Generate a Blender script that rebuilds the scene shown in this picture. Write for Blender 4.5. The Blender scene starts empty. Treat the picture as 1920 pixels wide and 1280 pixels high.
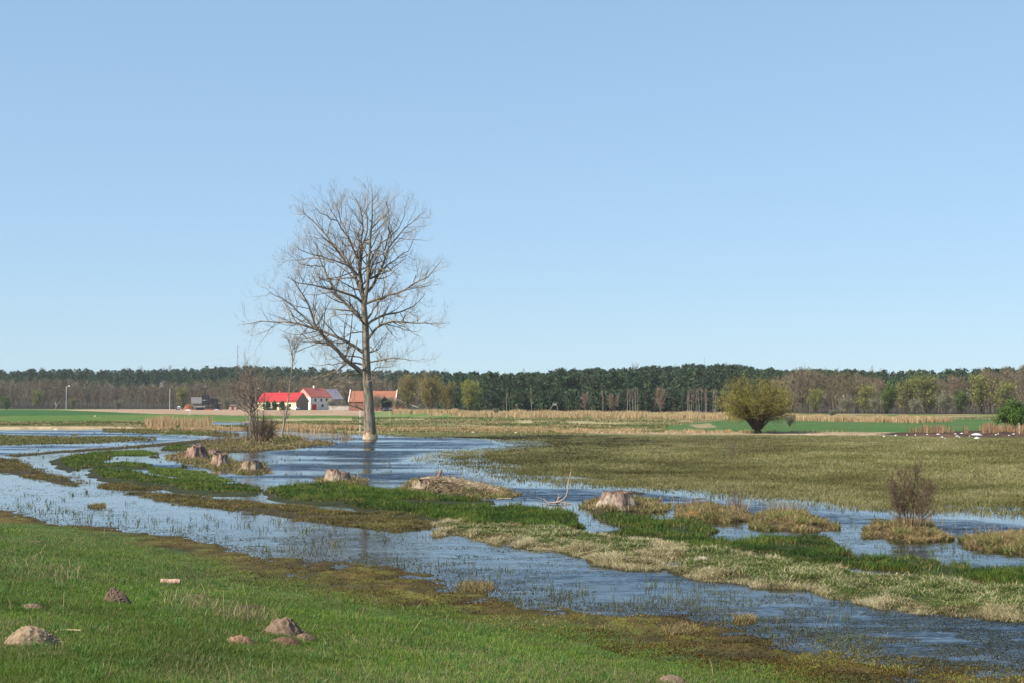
import bpy, math, random
import numpy as np

# ------------------------------------------------------------------ camera / world / sun / exposure
F = 2667.0; HOR = 755.0; CAMZ = 3.0
PITCH = math.atan((HOR-640.0)/F)
SC = bpy.context.scene
cam = bpy.data.cameras.new("camera"); cam_ob = bpy.data.objects.new("camera", cam)
SC.collection.objects.link(cam_ob); SC.camera = cam_ob
cam.sensor_width = 36.0; cam.lens = F*36.0/1920.0
cam.clip_start = 0.2; cam.clip_end = 30000
cam_ob.location = (0, 0, CAMZ); cam_ob.rotation_euler = (math.pi/2+PITCH, 0, 0)

SUN_EL = math.radians(40); SUN_DIR = np.array([-0.86, -0.52, 0.0]); SUN_DIR /= np.linalg.norm(SUN_DIR)
sx, sy = SUN_DIR[0]*math.cos(SUN_EL), SUN_DIR[1]*math.cos(SUN_EL)
SUNV = np.array([sx, sy, math.sin(SUN_EL)])
w = bpy.data.worlds.new("World"); SC.world = w; w.use_nodes = True
nt = w.node_tree; bg = nt.nodes['Background']
sky = nt.nodes.new('ShaderNodeTexSky'); sky.sky_type = 'NISHITA'; sky.sun_disc = False
sky.sun_elevation = SUN_EL; sky.sun_rotation = math.atan2(SUNV[0], SUNV[1])
sky.altitude = 0; sky.air_density = 1.0; sky.dust_density = 0.0; sky.ozone_density = 2.5
gm = nt.nodes.new('ShaderNodeGamma'); gm.inputs[1].default_value = 0.38; nt.links.new(sky.outputs[0], gm.inputs[0])
vm = nt.nodes.new('ShaderNodeVectorMath'); vm.operation = 'MULTIPLY'; vm.inputs[1].default_value = (1.10, 1.46, 1.83); nt.links.new(gm.outputs[0], vm.inputs[0])
nt.links.new(vm.outputs[0], bg.inputs[0]); bg.inputs[1].default_value = 0.15
sl = bpy.data.lights.new("sun", 'SUN'); sl.energy = 5.0; sl.angle = math.radians(0.5); sl.color = (1.0, 0.94, 0.84)
so = bpy.data.objects.new("sun", sl); SC.collection.objects.link(so)
from mathutils import Vector
so.rotation_euler = Vector((float(SUNV[0]), float(SUNV[1]), float(SUNV[2]))).to_track_quat('Z', 'Y').to_euler()
so.location = (-30, -30, 40)
SC.view_settings.view_transform = 'Standard'; SC.view_settings.look = 'None'
SC.view_settings.exposure = 0.7; SC.view_settings.gamma = 1.0

HAZE = 0.00008
rng = np.random.default_rng(7)
random.seed(7)

# ------------------------------------------------------------------ projection helpers (photo pixels, 1920 x 1280)
def unproj(px, py, z=0.0):
    px = np.asarray(px, float); py = np.asarray(py, float)
    a = (px-960)/F; b = (640-py)/F
    cp, sp = math.cos(PITCH), math.sin(PITCH)
    dx = a; dy = cp - b*sp; dz = sp + b*cp
    t = (z-CAMZ)/dz
    return dx*t, dy*t
def at_depth(px, py, Y):
    a = (px-960)/F; b = (640-py)/F
    cp, sp = math.cos(PITCH), math.sin(PITCH)
    t = Y/(cp - b*sp)
    return np.array([a*t, Y, CAMZ+(sp+b*cp)*t])
def proj(x, y, z):
    cp, sp = math.cos(PITCH), math.sin(PITCH)
    fy = y*cp+(z-CAMZ)*sp; up = -y*sp+(z-CAMZ)*cp
    return 960+F*x/fy, 640-F*up/fy

# ------------------------------------------------------------------ noise
_T = np.random.default_rng(11).random((256, 256))
def vnoise(x, y, s=0):
    x = np.asarray(x, float)+s*17.31; y = np.asarray(y, float)+s*9.77
    xi = np.floor(x).astype(np.int64); yi = np.floor(y).astype(np.int64)
    fx = x-xi; fy = y-yi; fx = fx*fx*(3-2*fx); fy = fy*fy*(3-2*fy)
    a = _T[xi & 255, yi & 255]; b = _T[(xi+1) & 255, yi & 255]
    c = _T[xi & 255, (yi+1) & 255]; d = _T[(xi+1) & 255, (yi+1) & 255]
    return (a*(1-fx)+b*fx)*(1-fy)+(c*(1-fx)+d*fx)*fy
def fbm(x, y, s=0, o=4):
    t = 0; a = 0.5; tot = 0
    for k in range(o):
        t = t+a*vnoise(x*2**k, y*2**k, s+k); tot += a; a *= 0.5
    return t/tot
def sstep(a, b, x):
    t = np.clip((x-a)/(b-a), 0, 1); return t*t*(3-2*t)

# ------------------------------------------------------------------ polygons (photo pixels) -> ground
class Poly:
    def __init__(s, pts, z=0.0):
        p = np.array(pts, float); s.pix = p
        x, y = unproj(p[:, 0], p[:, 1], z); s.v = np.stack([x, y], 1)
    def sd(s, x, y, margin=3.0):
        """signed distance, + inside; -margin beyond the box"""
        v = s.v; out = np.full(x.shape, -margin)
        m = (x > v[:, 0].min()-margin) & (x < v[:, 0].max()+margin) & (y > v[:, 1].min()-margin) & (y < v[:, 1].max()+margin)
        if not m.any(): return out
        X = x[m]; Y = y[m]; d = np.full(X.shape, 1e9); ins = np.zeros(X.shape, bool)
        n = len(v)
        for i in range(n):
            ax, ay = v[i]; bx, by = v[(i+1) % n]
            ex, ey = bx-ax, by-ay
            t = np.clip(((X-ax)*ex+(Y-ay)*ey)/(ex*ex+ey*ey+1e-12), 0, 1)
            d = np.minimum(d, (X-ax-t*ex)**2+(Y-ay-t*ey)**2)
            if ay != by:
                c = ((ay > Y) != (by > Y)) & (X < (bx-ax)*(Y-ay)/(by-ay)+ax)
                ins ^= c
        d = np.sqrt(d); out[m] = np.maximum(np.where(ins, d, -d), -margin)
        return out
BANK = Poly([(-900, 955), (-300, 962), (0, 980), (130, 988), (230, 1000), (330, 1030), (430, 1053), (480, 1077), (560, 1098), (640, 1107), (760, 1130), (860, 1147),
             (960, 1157), (1100, 1180), (1200, 1203), (1280, 1224), (1400, 1240), (1500, 1254), (1620, 1278), (1800, 1310), (2300, 1380), (3800, 1900), (6000, 5000), (-5000, 5000), (-2500, 1100)])
ALGAE = Poly([(-900, 935), (0, 955), (100, 981), (200, 987), (330, 1007), (400, 1017), (500, 1038), (560, 1046), (640, 1052), (700, 1060), (760, 1078), (850, 1113), (950, 1142), (1050, 1153),
              (1150, 1160), (1280, 1167), (1400, 1193), (1500, 1212), (1600, 1232), (1700, 1245), (1800, 1256), (1920, 1264), (2400, 1300), (4500, 2000), (1500, 1500), (200, 1150), (-900, 1000)])
P = Poly
STRAW = [P([(-60, 850), (0, 857), (38, 862), (62, 875), (92, 887), (125, 892), (160, 906), (150, 912), (100, 907), (50, 895), (0, 886), (-60, 880)]),
         P([(0, 853), (100, 845), (175, 840), (275, 832), (390, 822), (410, 828), (280, 838), (175, 845), (100, 850), (30, 857)]),
         P([(178, 905), (250, 903), (270, 909), (308, 916), (295, 922), (240, 919), (190, 914)]),
         P([(200, 920), (325, 924), (437, 936), (500, 946), (570, 948), (625, 958), (660, 961), (640, 984), (567, 977), (467, 962), (400, 951), (333, 945), (250, 928)]),
         P([(640, 960), (707, 964), (773, 970), (800, 982), (797, 992), (740, 998), (707, 996), (690, 989), (640, 984), (620, 968)]),
         P([(822, 977), (870, 978), (880, 988), (940, 987), (1053, 993), (1107, 1000), (1207, 1017), (1280, 1024), (1275, 1052), (1240, 1050), (1233, 1068), (1180, 1068), (1147, 1060), (1117, 1057),
            (1107, 1040), (1040, 1033), (957, 1025), (927, 1018), (890, 1013), (847, 1003), (810, 1007)], 0.03),
         P([(1250, 1022), (1337, 1033), (1397, 1042), (1463, 1050), (1513, 1060), (1580, 1063), (1613, 1073), (1663, 1083), (1747, 1090), (1830, 1093), (1960, 1107), (2300, 1160), (2300, 1230), (1960, 1164),
            (1813, 1160), (1747, 1153), (1730, 1147), (1680, 1145), (1613, 1133), (1580, 1127), (1547, 1117), (1527, 1107), (1507, 1112), (1447, 1107), (1380, 1093), (1347, 1090), (1280, 1080), (1250, 1060)], 0.03)]
TUFT = [P([(863, 1098), (880, 1092), (915, 1094), (923, 1104), (900, 1109), (870, 1108)]),
        P([(1240, 1185), (1262, 1172), (1300, 1174), (1312, 1188), (1290, 1198), (1255, 1198)]),
        P([(1370, 1165), (1385, 1159), (1412, 1160), (1418, 1167), (1400, 1171), (1378, 1171)]),
        P([(172, 948), (180, 946), (190, 949), (184, 952)]), P([(135, 814), (147, 814), (147, 816), (135, 816)])]
LZ = 0.09
LUSH = [P([(92, 860), (135, 850), (210, 842), (218, 852), (186, 860), (192, 866), (250, 863), (288, 869), (285, 876), (225, 876), (160, 873), (130, 882), (100, 872)], LZ),
        P([(160, 878), (180, 872), (260, 880), (300, 890), (375, 895), (430, 902), (480, 906), (492, 914), (480, 925), (400, 925), (325, 918), (300, 910), (240, 904), (175, 896), (158, 886)], LZ),
        P([(490, 917), (512, 908), (575, 906), (625, 903), (675, 910), (750, 915), (800, 923), (830, 926), (925, 932), (930, 940), (870, 942), (780, 938), (740, 938), (700, 945), (640, 940), (590, 942), (540, 938), (500, 930)], LZ),
        P([(640, 936), (725, 940), (780, 940), (853, 945), (907, 948), (973, 946), (1057, 950), (1087, 965), (1097, 990), (1040, 994), (957, 988), (890, 985), (800, 970), (740, 964), (673, 952), (640, 945)], LZ),
        P([(1107, 962), (1173, 956), (1280, 973), (1330, 976), (1345, 990), (1330, 997), (1353, 1007), (1380, 1013), (1407, 1006), (1430, 1002), (1480, 1000), (1513, 996), (1540, 996), (1570, 1010), (1587, 1030),
            (1613, 1036), (1647, 1041), (1680, 1035), (1757, 1040), (1780, 1054), (1847, 1056), (1960, 1058), (2300, 1100), (2300, 1140), (1960, 1096), (1813, 1085), (1747, 1079), (1680, 1067), (1613, 1057), (1480, 1050), (1380, 1037), (1280, 1027),
            (1200, 1012), (1140, 1000), (1100, 993), (1160, 990), (1163, 983), (1117, 970)], LZ),
        P([(295, 838), (320, 831), (360, 832), (352, 842), (300, 842)], LZ), P([(278, 851), (292, 849), (300, 855), (282, 856)], LZ), P([(326, 872), (340, 871), (346, 876), (328, 877)], LZ),
        P([(495, 826), (545, 817), (562, 820), (545, 826), (510, 830)], LZ),
        P([(290, 808), (330, 806), (400, 810), (390, 813), (300, 812)], LZ)]
MIDG = [P([(215, 842), (275, 842), (295, 847), (275, 850), (215, 850)], LZ), P([(285, 872), (340, 876), (380, 880), (435, 897), (400, 900), (340, 890), (290, 882)], LZ)]
STUMPI = [P([(316, 853), (345, 845), (400, 853), (440, 866), (490, 870), (507, 882), (480, 887), (435, 881), (385, 874), (330, 862)], 0.03),
          P([(590, 902), (640, 893), (682, 900), (668, 908), (610, 907)], 0.03),
          P([(757, 915), (780, 900), (860, 903), (930, 915), (968, 925), (970, 932), (900, 930), (830, 925), (780, 922)], 0.03),
          P([(1095, 947), (1130, 935), (1200, 937), (1252, 950), (1240, 956), (1130, 957)], 0.03),
          P([(1275, 952), (1337, 943), (1360, 955), (1400, 960), (1397, 973), (1363, 977), (1275, 972)], 0.03),
          P([(1410, 982), (1437, 962), (1480, 958), (1520, 965), (1566, 993), (1500, 992), (1430, 988)], 0.03),
          P([(1627, 1000), (1647, 985), (1697, 981), (1730, 983), (1757, 993), (1780, 1007), (1730, 1013), (1657, 1008)], 0.03),
          P([(1793, 1022), (1830, 1009), (1925, 1002), (2000, 1004), (2000, 1036), (1925, 1033), (1847, 1029)], 0.03),
          P([(378, 832), (400, 824), (450, 821), (525, 814), (562, 817), (575, 826), (622, 826), (620, 832), (550, 838), (475, 845), (400, 845), (370, 838)], 0.07)]
MEADOW = Poly([(-2500, 800), (-100, 803), (350, 803), (540, 806), (700, 813), (730, 818), (800, 820), (880, 823), (970, 826), (985, 833), (940, 838), (850, 845), (835, 858), (900, 872), (980, 892), (1100, 906), (1200, 911),
               (1330, 918), (1480, 930), (1600, 943), (1760, 951), (1960, 957), (2600, 985), (6000, 1000), (6000, 756.3), (-3000, 756.3)])
LEFTM = [P([(-300, 813), (0, 815), (120, 818), (260, 818), (285, 824), (150, 830), (0, 833), (-300, 836)]),
         P([(200, 803), (330, 805), (420, 812), (440, 817), (330, 813), (215, 808)])]
PONDS = [P([(355, 791), (400, 790.5), (475, 791.5), (520, 794), (470, 797), (380, 798)]), P([(225, 799), (262, 799), (262, 801.5), (225, 801.5)]),
         P([(400, 806.5), (470, 806.5), (560, 809), (470, 812), (420, 810)]), P([(485, 834), (520, 832), (522, 836), (490, 837.5)])]
RIPPLE = [P([(-300, 805), (0, 807), (200, 807), (300, 812), (400, 815), (425, 819), (300, 826), (190, 823), (100, 815), (0, 812), (-300, 812)]),
          P([(-300, 836), (0, 835), (100, 833), (190, 831), (300, 827), (280, 832), (180, 838), (90, 842), (0, 850), (-300, 856)]),
          P([(440, 858), (520, 840), (570, 822), (690, 816), (850, 822), (930, 829), (860, 840), (790, 850), (760, 865), (800, 885), (930, 908), (1120, 917), (1300, 935), (1500, 962), (1700, 978), (1920, 992), (2300, 1010),
             (2300, 1030), (1920, 1008), (1750, 1000), (1560, 985), (1400, 968), (1250, 950), (1100, 945), (960, 938), (800, 905), (700, 915), (560, 905), (490, 900), (470, 890)]),
          P([(240, 868), (330, 862), (430, 885), (560, 892), (640, 910), (560, 905), (470, 905), (360, 892), (300, 884)])]

RIPPLE += PONDS
PXK = np.array([0, 450, 800, 900, 1300, 1500, 1920.])
def forest_front(px): return np.interp(px, PXK, [730, 690, 570, 450, 425, 405, 385])
SKYX = [0, 200, 400, 480, 600, 700, 780, 870, 950, 1050, 1150, 1250, 1320, 1380, 1450, 1540, 1750, 1850, 1920]
SKYY = [697, 695, 691, 688, 692, 696, 698, 703, 700, 695, 693, 689, 687, 688, 694, 699, 702, 701, 700]
def hill_amp(px):
    D = forest_front(px)+300
    return CAMZ+(HOR-np.interp(px, SKYX, SKYY))/F*D-12.5
def base_height(x, y):
    """the terrain: bank, bed, islands, meadow, hill"""
    r = np.hypot(x, y)
    e = (fbm(x*0.9, y*0.9, 3)-0.5)*1.3*np.clip(r/45, 0.25, 1.2)+(fbm(x*4, y*4, 9, 3)-0.5)*0.35
    n1 = fbm(x*0.6, y*0.6, 5); n2 = fbm(x*3, y*3, 21, 3)
    z = np.full(x.shape, -0.3)
    def up(sd, w, h): 
        nonlocal z
        z = np.maximum(z, h*np.clip((sd+e*0.6)/w, -1, 1)*(0.75+0.5*n2)-(1-np.clip(1+sd, 0, 1))*0.3)
    for p in STRAW[:5]: up(p.sd(x, y)-.15, 0.7, 0.035)
    for p in STRAW[5:]: up(np.minimum(p.sd(x, y), p.sd(x, y-.55))+(fbm(x*1.1, y*1.1, 108)-.5)*.9, 0.35, 0.085)
    for p in LUSH: up(p.sd(x, y), 0.5, 0.045)
    for p in MIDG: up(p.sd(x, y), 0.6, 0.03)
    for p in STUMPI: up(p.sd(x, y)+(n2-.5)*.7, 0.6, 0.085)
    for p in TUFT: up(p.sd(x, y), 0.5, 0.012)
    for p in LEFTM: up(p.sd(x, y), 2.5, 0.03)
    m = MEADOW.sd(x, y, 60.0)
    z = np.maximum(z, np.clip(-0.036+0.0042*(m+e*2)+(n1-0.5)*0.16+(n2-0.5)*0.06, -0.3, 0.16))
    far = sstep(128, 150, r*np.ones_like(x))
    z = np.where(m > 2, np.maximum(z, far*(0.12+0.1*n1)), z)
    for p in PONDS:
        s = p.sd(x, y, 30.0); z = np.where(s > -1, np.minimum(z, -0.2*np.clip((s+1)/2, 0, 1)+z*(1-np.clip((s+1)/2, 0, 1))), z)
    a = ALGAE.sd(x, y)
    z = np.maximum(z, np.clip(-0.004+0.045*np.clip(a+e*0.9, -6, 0.6)+(n1-0.5)*0.07+(n2-0.5)*0.08, -0.3, 0.05))
    b = BANK.sd(x, y, 60.0)
    z = np.maximum(z, np.where(b > -0.6, np.clip(0.02+0.05*(b+e*0.4), -0.3, 0.03)+0.12*np.clip(b-1.0, 0, 12)*sstep(0, 3, b)+(n1-0.5)*0.05*np.clip(b, 0, 2)+(n2-.5)*0.02, -0.3))
    px = 960+F*x/np.maximum(y, 1); px = np.clip(np.where(y > 1, px, 960), -600, 2500)
    df = forest_front(px)
    z = z+hill_amp(px)*sstep(df+25, df+330, r)*np.where(y > 50, 1, 0.5)
    return z

# polar grid: one sheet all round
def pol(px): return np.arctan((px-960)/F)
th_f = pol(np.arange(-160, 2081, 2.0))
th = np.concatenate([np.linspace(-math.pi, -0.62, 50)[:-1], np.linspace(-0.62, th_f[0], 30)[:-1], th_f, np.linspace(th_f[-1], 0.62, 30)[1:], np.linspace(0.62, math.pi, 50)[1:]])
ys = np.concatenate([np.arange(4000, 1600, -40), np.arange(1600, 1200, -3.0), np.arange(1200, 860, -1.3), np.arange(860, 775, -0.6), np.arange(775, 765, -0.3)])
rs = CAMZ*F/(ys-HOR)
rs = np.concatenate([[0.5, 1.0, 1.6], rs, np.geomspace(rs[-1]*1.01, 1400, 60), np.geomspace(1450, 9000, 16)])
TH, RR = np.meshgrid(th, rs)
GX = RR*np.sin(TH); GY = RR*np.cos(TH)
GZ = base_height(GX, GY)
def ground_z(x, y):
    x = np.asarray(x, float); y = np.asarray(y, float)
    r = np.hypot(x, y); t = np.arctan2(x, y)
    i = np.clip(np.interp(r, rs, np.arange(len(rs))), 0, len(rs)-1.001); j = np.clip(np.interp(t, th, np.arange(len(th))), 0, len(th)-1.001)
    i0 = i.astype(int); j0 = j.astype(int); fi = i-i0; fj = j-j0
    return (GZ[i0, j0]*(1-fj)+GZ[i0, j0+1]*fj)*(1-fi)+(GZ[i0+1, j0]*(1-fj)+GZ[i0+1, j0+1]*fj)*fi
def ground_at(px, py):
    """where the ray through a photo pixel meets the ground"""
    z = 0.0
    for k in range(30):
        x, y = unproj(px, py, z); z = 0.5*z+0.5*max(float(ground_z(x, y)), -0.02)
    return np.array([float(x), float(y), float(z)])

# ------------------------------------------------------------------ mesh building
class Geo:
    def __init__(s): s.v = []; s.f3 = []; s.f4 = []; s.c = []; s.n = 0
    def add(s, v, f3=None, f4=None, c=(0.5, 0.5, 0.5)):
        v = np.asarray(v, float).reshape(-1, 3); c = np.asarray(c, float)
        if c.ndim == 1: c = np.broadcast_to(c, (len(v), 3))
        s.v.append(v); s.c.append(c)
        if f3 is not None and len(f3): s.f3.append(np.asarray(f3, np.int64)+s.n)
        if f4 is not None and len(f4): s.f4.append(np.asarray(f4, np.int64)+s.n)
        s.n += len(v); return s
    def tubes(s, Pp, R, sides=5, c=(0.5, 0.5, 0.5), cap=True):
        Pp = np.asarray(Pp, float); R = np.asarray(R, float)
        if Pp.ndim == 2: Pp = Pp[None]; R = R[None]
        m, n, _ = Pp.shape
        T = np.gradient(Pp, axis=1); T /= np.linalg.norm(T, axis=2, keepdims=True)+1e-9
        ov = Pp[:, -1]-Pp[:, 0]; ref = np.where(np.abs(ov[:, 2:3]) > 0.8*np.linalg.norm(ov, axis=1, keepdims=True), np.array([[1., 0, 0]]), np.array([[0, 0, 1.]]))[:, None]
        U = ref-(ref*T).sum(2, keepdims=True)*T; U /= np.linalg.norm(U, axis=2, keepdims=True)+1e-9
        V = np.cross(T, U); a = np.arange(sides)*2*math.pi/sides
        ring = U[:, :, None]*np.cos(a)[None, None, :, None]+V[:, :, None]*np.sin(a)[None, None, :, None]
        X = Pp[:, :, None]+ring*R[:, :, None, None]
        idx = np.arange(m*n*sides).reshape(m, n, sides)
        q = np.stack([idx[:, :-1], np.roll(idx, -1, 2)[:, :-1], np.roll(idx, -1, 2)[:, 1:], idx[:, 1:]], -1).reshape(-1, 4)
        c = np.asarray(c, float)
        if c.ndim == 2: c = np.repeat(c, n*sides, 0)
        f3 = None
        if cap and sides > 2:
            i = idx[:, -1]; f3 = np.concatenate([np.stack([i[:, 0], i[:, k], i[:, k+1]], -1) for k in range(1, sides-1)])
        s.add(X.reshape(-1, 3), f3, q, c); return s
    def box(s, c0, c1, c=(0.5, 0.5, 0.5), rot=0, org=(0, 0)):
        x0, y0, z0 = c0; x1, y1, z1 = c1
        v = np.array([(x, y, z) for z in (z0, z1) for (x, y) in ((x0, y0), (x1, y0), (x1, y1), (x0, y1))], float)
        s.add(v, None, [(3, 2, 1, 0), (4, 5, 6, 7), (0, 1, 5, 4), (1, 2, 6, 5), (2, 3, 7, 6), (3, 0, 4, 7)], c); return s
    def build(s, name, mat, parent=None, smooth=False, loc=None, link=True):
        V = np.concatenate(s.v).astype(np.float32); C = np.concatenate(s.c).astype(np.float32)
        if loc is not None: V = V-np.array(loc, np.float32)
        f3 = np.concatenate(s.f3) if s.f3 else np.zeros((0, 3), np.int64); f4 = np.concatenate(s.f4) if s.f4 else np.zeros((0, 4), np.int64)
        me = bpy.data.meshes.new(name); me.vertices.add(len(V)); me.vertices.foreach_set('co', V.ravel())
        nl = f3.size+f4.size; me.loops.add(nl); me.loops.foreach_set('vertex_index', np.concatenate([f3.ravel(), f4.ravel()]).astype(np.int32))
        me.polygons.add(len(f3)+len(f4))
        st = np.concatenate([np.arange(len(f3))*3, f3.size+np.arange(len(f4))*4]).astype(np.int32)
        me.polygons.foreach_set('loop_start', st)
        me.polygons.foreach_set('use_smooth', np.full(len(f3)+len(f4), bool(smooth)))
        me.update(calc_edges=True)
        at = me.color_attributes.new('Col', 'FLOAT_COLOR', 'POINT')
        at.data.foreach_set('color', np.concatenate([C, np.ones((len(C), 1), np.float32)], 1).ravel())
        
        if mat: me.materials.append(mat)
        ob = bpy.data.objects.new(name, me)
        if link: SC.collection.objects.link(ob)
        if loc is not None and parent is None: ob.location = loc
        if parent is not None: ob.parent = parent
        return ob
def tag(o, label=None, cat=None, group=None, kind=None):
    if label: o['label'] = label
    if cat: o['category'] = cat
    if group: o['group'] = group
    if kind: o['kind'] = kind
    return o
def empty(name, loc, label=None, cat=None, group=None, rz=0):
    o = bpy.data.objects.new(name, None); SC.collection.objects.link(o); o.location = loc; o.rotation_euler = (0, 0, rz); o.empty_display_size = 0.3
    return tag(o, label, cat, group)
def copy_tree(o, parent=None):
    c = o.copy(); SC.collection.objects.link(c); c.parent = parent
    for ch in list(o.children): copy_tree(ch, c)
    return c

# ------------------------------------------------------------------ materials
def mat_base(name):
    m = bpy.data.materials.new(name); m.use_nodes = True; n = m.node_tree
    return m, n, n.nodes['Principled BSDF']
def N(n, t, **k):
    x = n.nodes.new(t)
    for a, b in k.items(): setattr(x, a, b)
    return x
def vary(n, col_out, scale, amount, detail=4, stretch=None, coord='Object'):
    """multiply a colour by noise"""
    tc = N(n, 'ShaderNodeTexCoord'); mp = N(n, 'ShaderNodeMapping'); n.links.new(tc.outputs[coord], mp.inputs[0])
    if stretch: mp.inputs['Scale'].default_value = stretch
    ns = N(n, 'ShaderNodeTexNoise'); ns.inputs['Scale'].default_value = scale; ns.inputs['Detail'].default_value = detail
    n.links.new(mp.outputs[0], ns.inputs['Vector'])
    mr = N(n, 'ShaderNodeMapRange'); mr.inputs[1].default_value = 0.25; mr.inputs[2].default_value = 0.75
    mr.inputs[3].default_value = 1-amount; mr.inputs[4].default_value = 1+amount
    n.links.new(ns.outputs[0], mr.inputs[0])
    mx = N(n, 'ShaderNodeVectorMath', operation='MULTIPLY'); n.links.new(col_out, mx.inputs[0]); n.links.new(mr.outputs[0], mx.inputs[1])
    return mx.outputs[0], ns.outputs[0]
def attr_mat(name, rough=0.8, scale=3.0, amount=0.25, bump=0.0, stretch=None, spec=0.2, trans=0.0, detail=5, dist=0.05):
    m, n, b = mat_base(name)
    a = N(n, 'ShaderNodeAttribute', attribute_name='Col')
    c, ns = vary(n, a.outputs['Color'], scale, amount, detail, stretch)
    n.links.new(c, b.inputs['Base Color']); b.inputs['Roughness'].default_value = rough; b.inputs['Specular IOR Level'].default_value = spec
    if bump:
        bp = N(n, 'ShaderNodeBump'); bp.inputs['Strength'].default_value = bump; bp.inputs['Distance'].default_value = dist
        n.links.new(ns, bp.inputs['Height']); n.links.new(bp.outputs[0], b.inputs['Normal'])
    if trans:
        out = n.nodes['Material Output']; t = N(n, 'ShaderNodeBsdfTranslucent'); mx = N(n, 'ShaderNodeMixShader'); mx.inputs[0].default_value = trans
        n.links.new(c, t.inputs[0]); n.links.new(b.outputs[0], mx.inputs[1]); n.links.new(t.outputs[0], mx.inputs[2]); n.links.new(mx.outputs[0], out.inputs[0])
    return m
M_GROUND = attr_mat('ground_soil_and_turf', 0.95, 1.6, 0.3, 0.5, detail=8, spec=0.1, dist=0.04)
M_BLADE = attr_mat('grass_blades', 0.6, 0.7, 0.15, trans=0.35, detail=2, spec=0.25)
M_STRAW = attr_mat('dry_blades', 0.8, 0.7, 0.15, trans=0.25, detail=2, spec=0.1)
M_LEAF = attr_mat('leaf_clumps', 0.7, 0.5, 0.25, trans=0.2, detail=3, spec=0.1)
M_TWIG = attr_mat('twigs', 0.9, 1.0, 0.2, detail=3, spec=0.1)
M_BARK = attr_mat('bark', 0.95, 5.0, 0.55, 0.9, stretch=(1, 1, 0.18), detail=8, spec=0.1, dist=0.06)
M_STUMP = attr_mat('stump_wood', 0.9, 17.0, 0.6, 1.0, stretch=(1, 1, 0.22), detail=9, spec=0.1, dist=0.05)
M_SOIL = attr_mat('crumbly_soil', 1.0, 28.0, 0.3, 0.8, detail=6, spec=0.05, dist=0.02)
M_WALL = attr_mat('plaster_and_brick', 0.9, 1.2, 0.12, 0.1, detail=6)
M_ROOF = attr_mat('roof_sheets', 0.55, 0.9, 0.15, 0.1, detail=6, stretch=(1, 1, 3))
M_DULL = attr_mat('painted_things', 0.6, 2.0, 0.12)
M_METAL = attr_mat('grey_metal', 0.4, 2.0, 0.1)
m, n, b = mat_base('window_glass'); b.inputs['Base Color'].default_value = (0.02, 0.025, 0.03, 1); b.inputs['Roughness'].default_value = 0.08; M_GLASS = m

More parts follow.
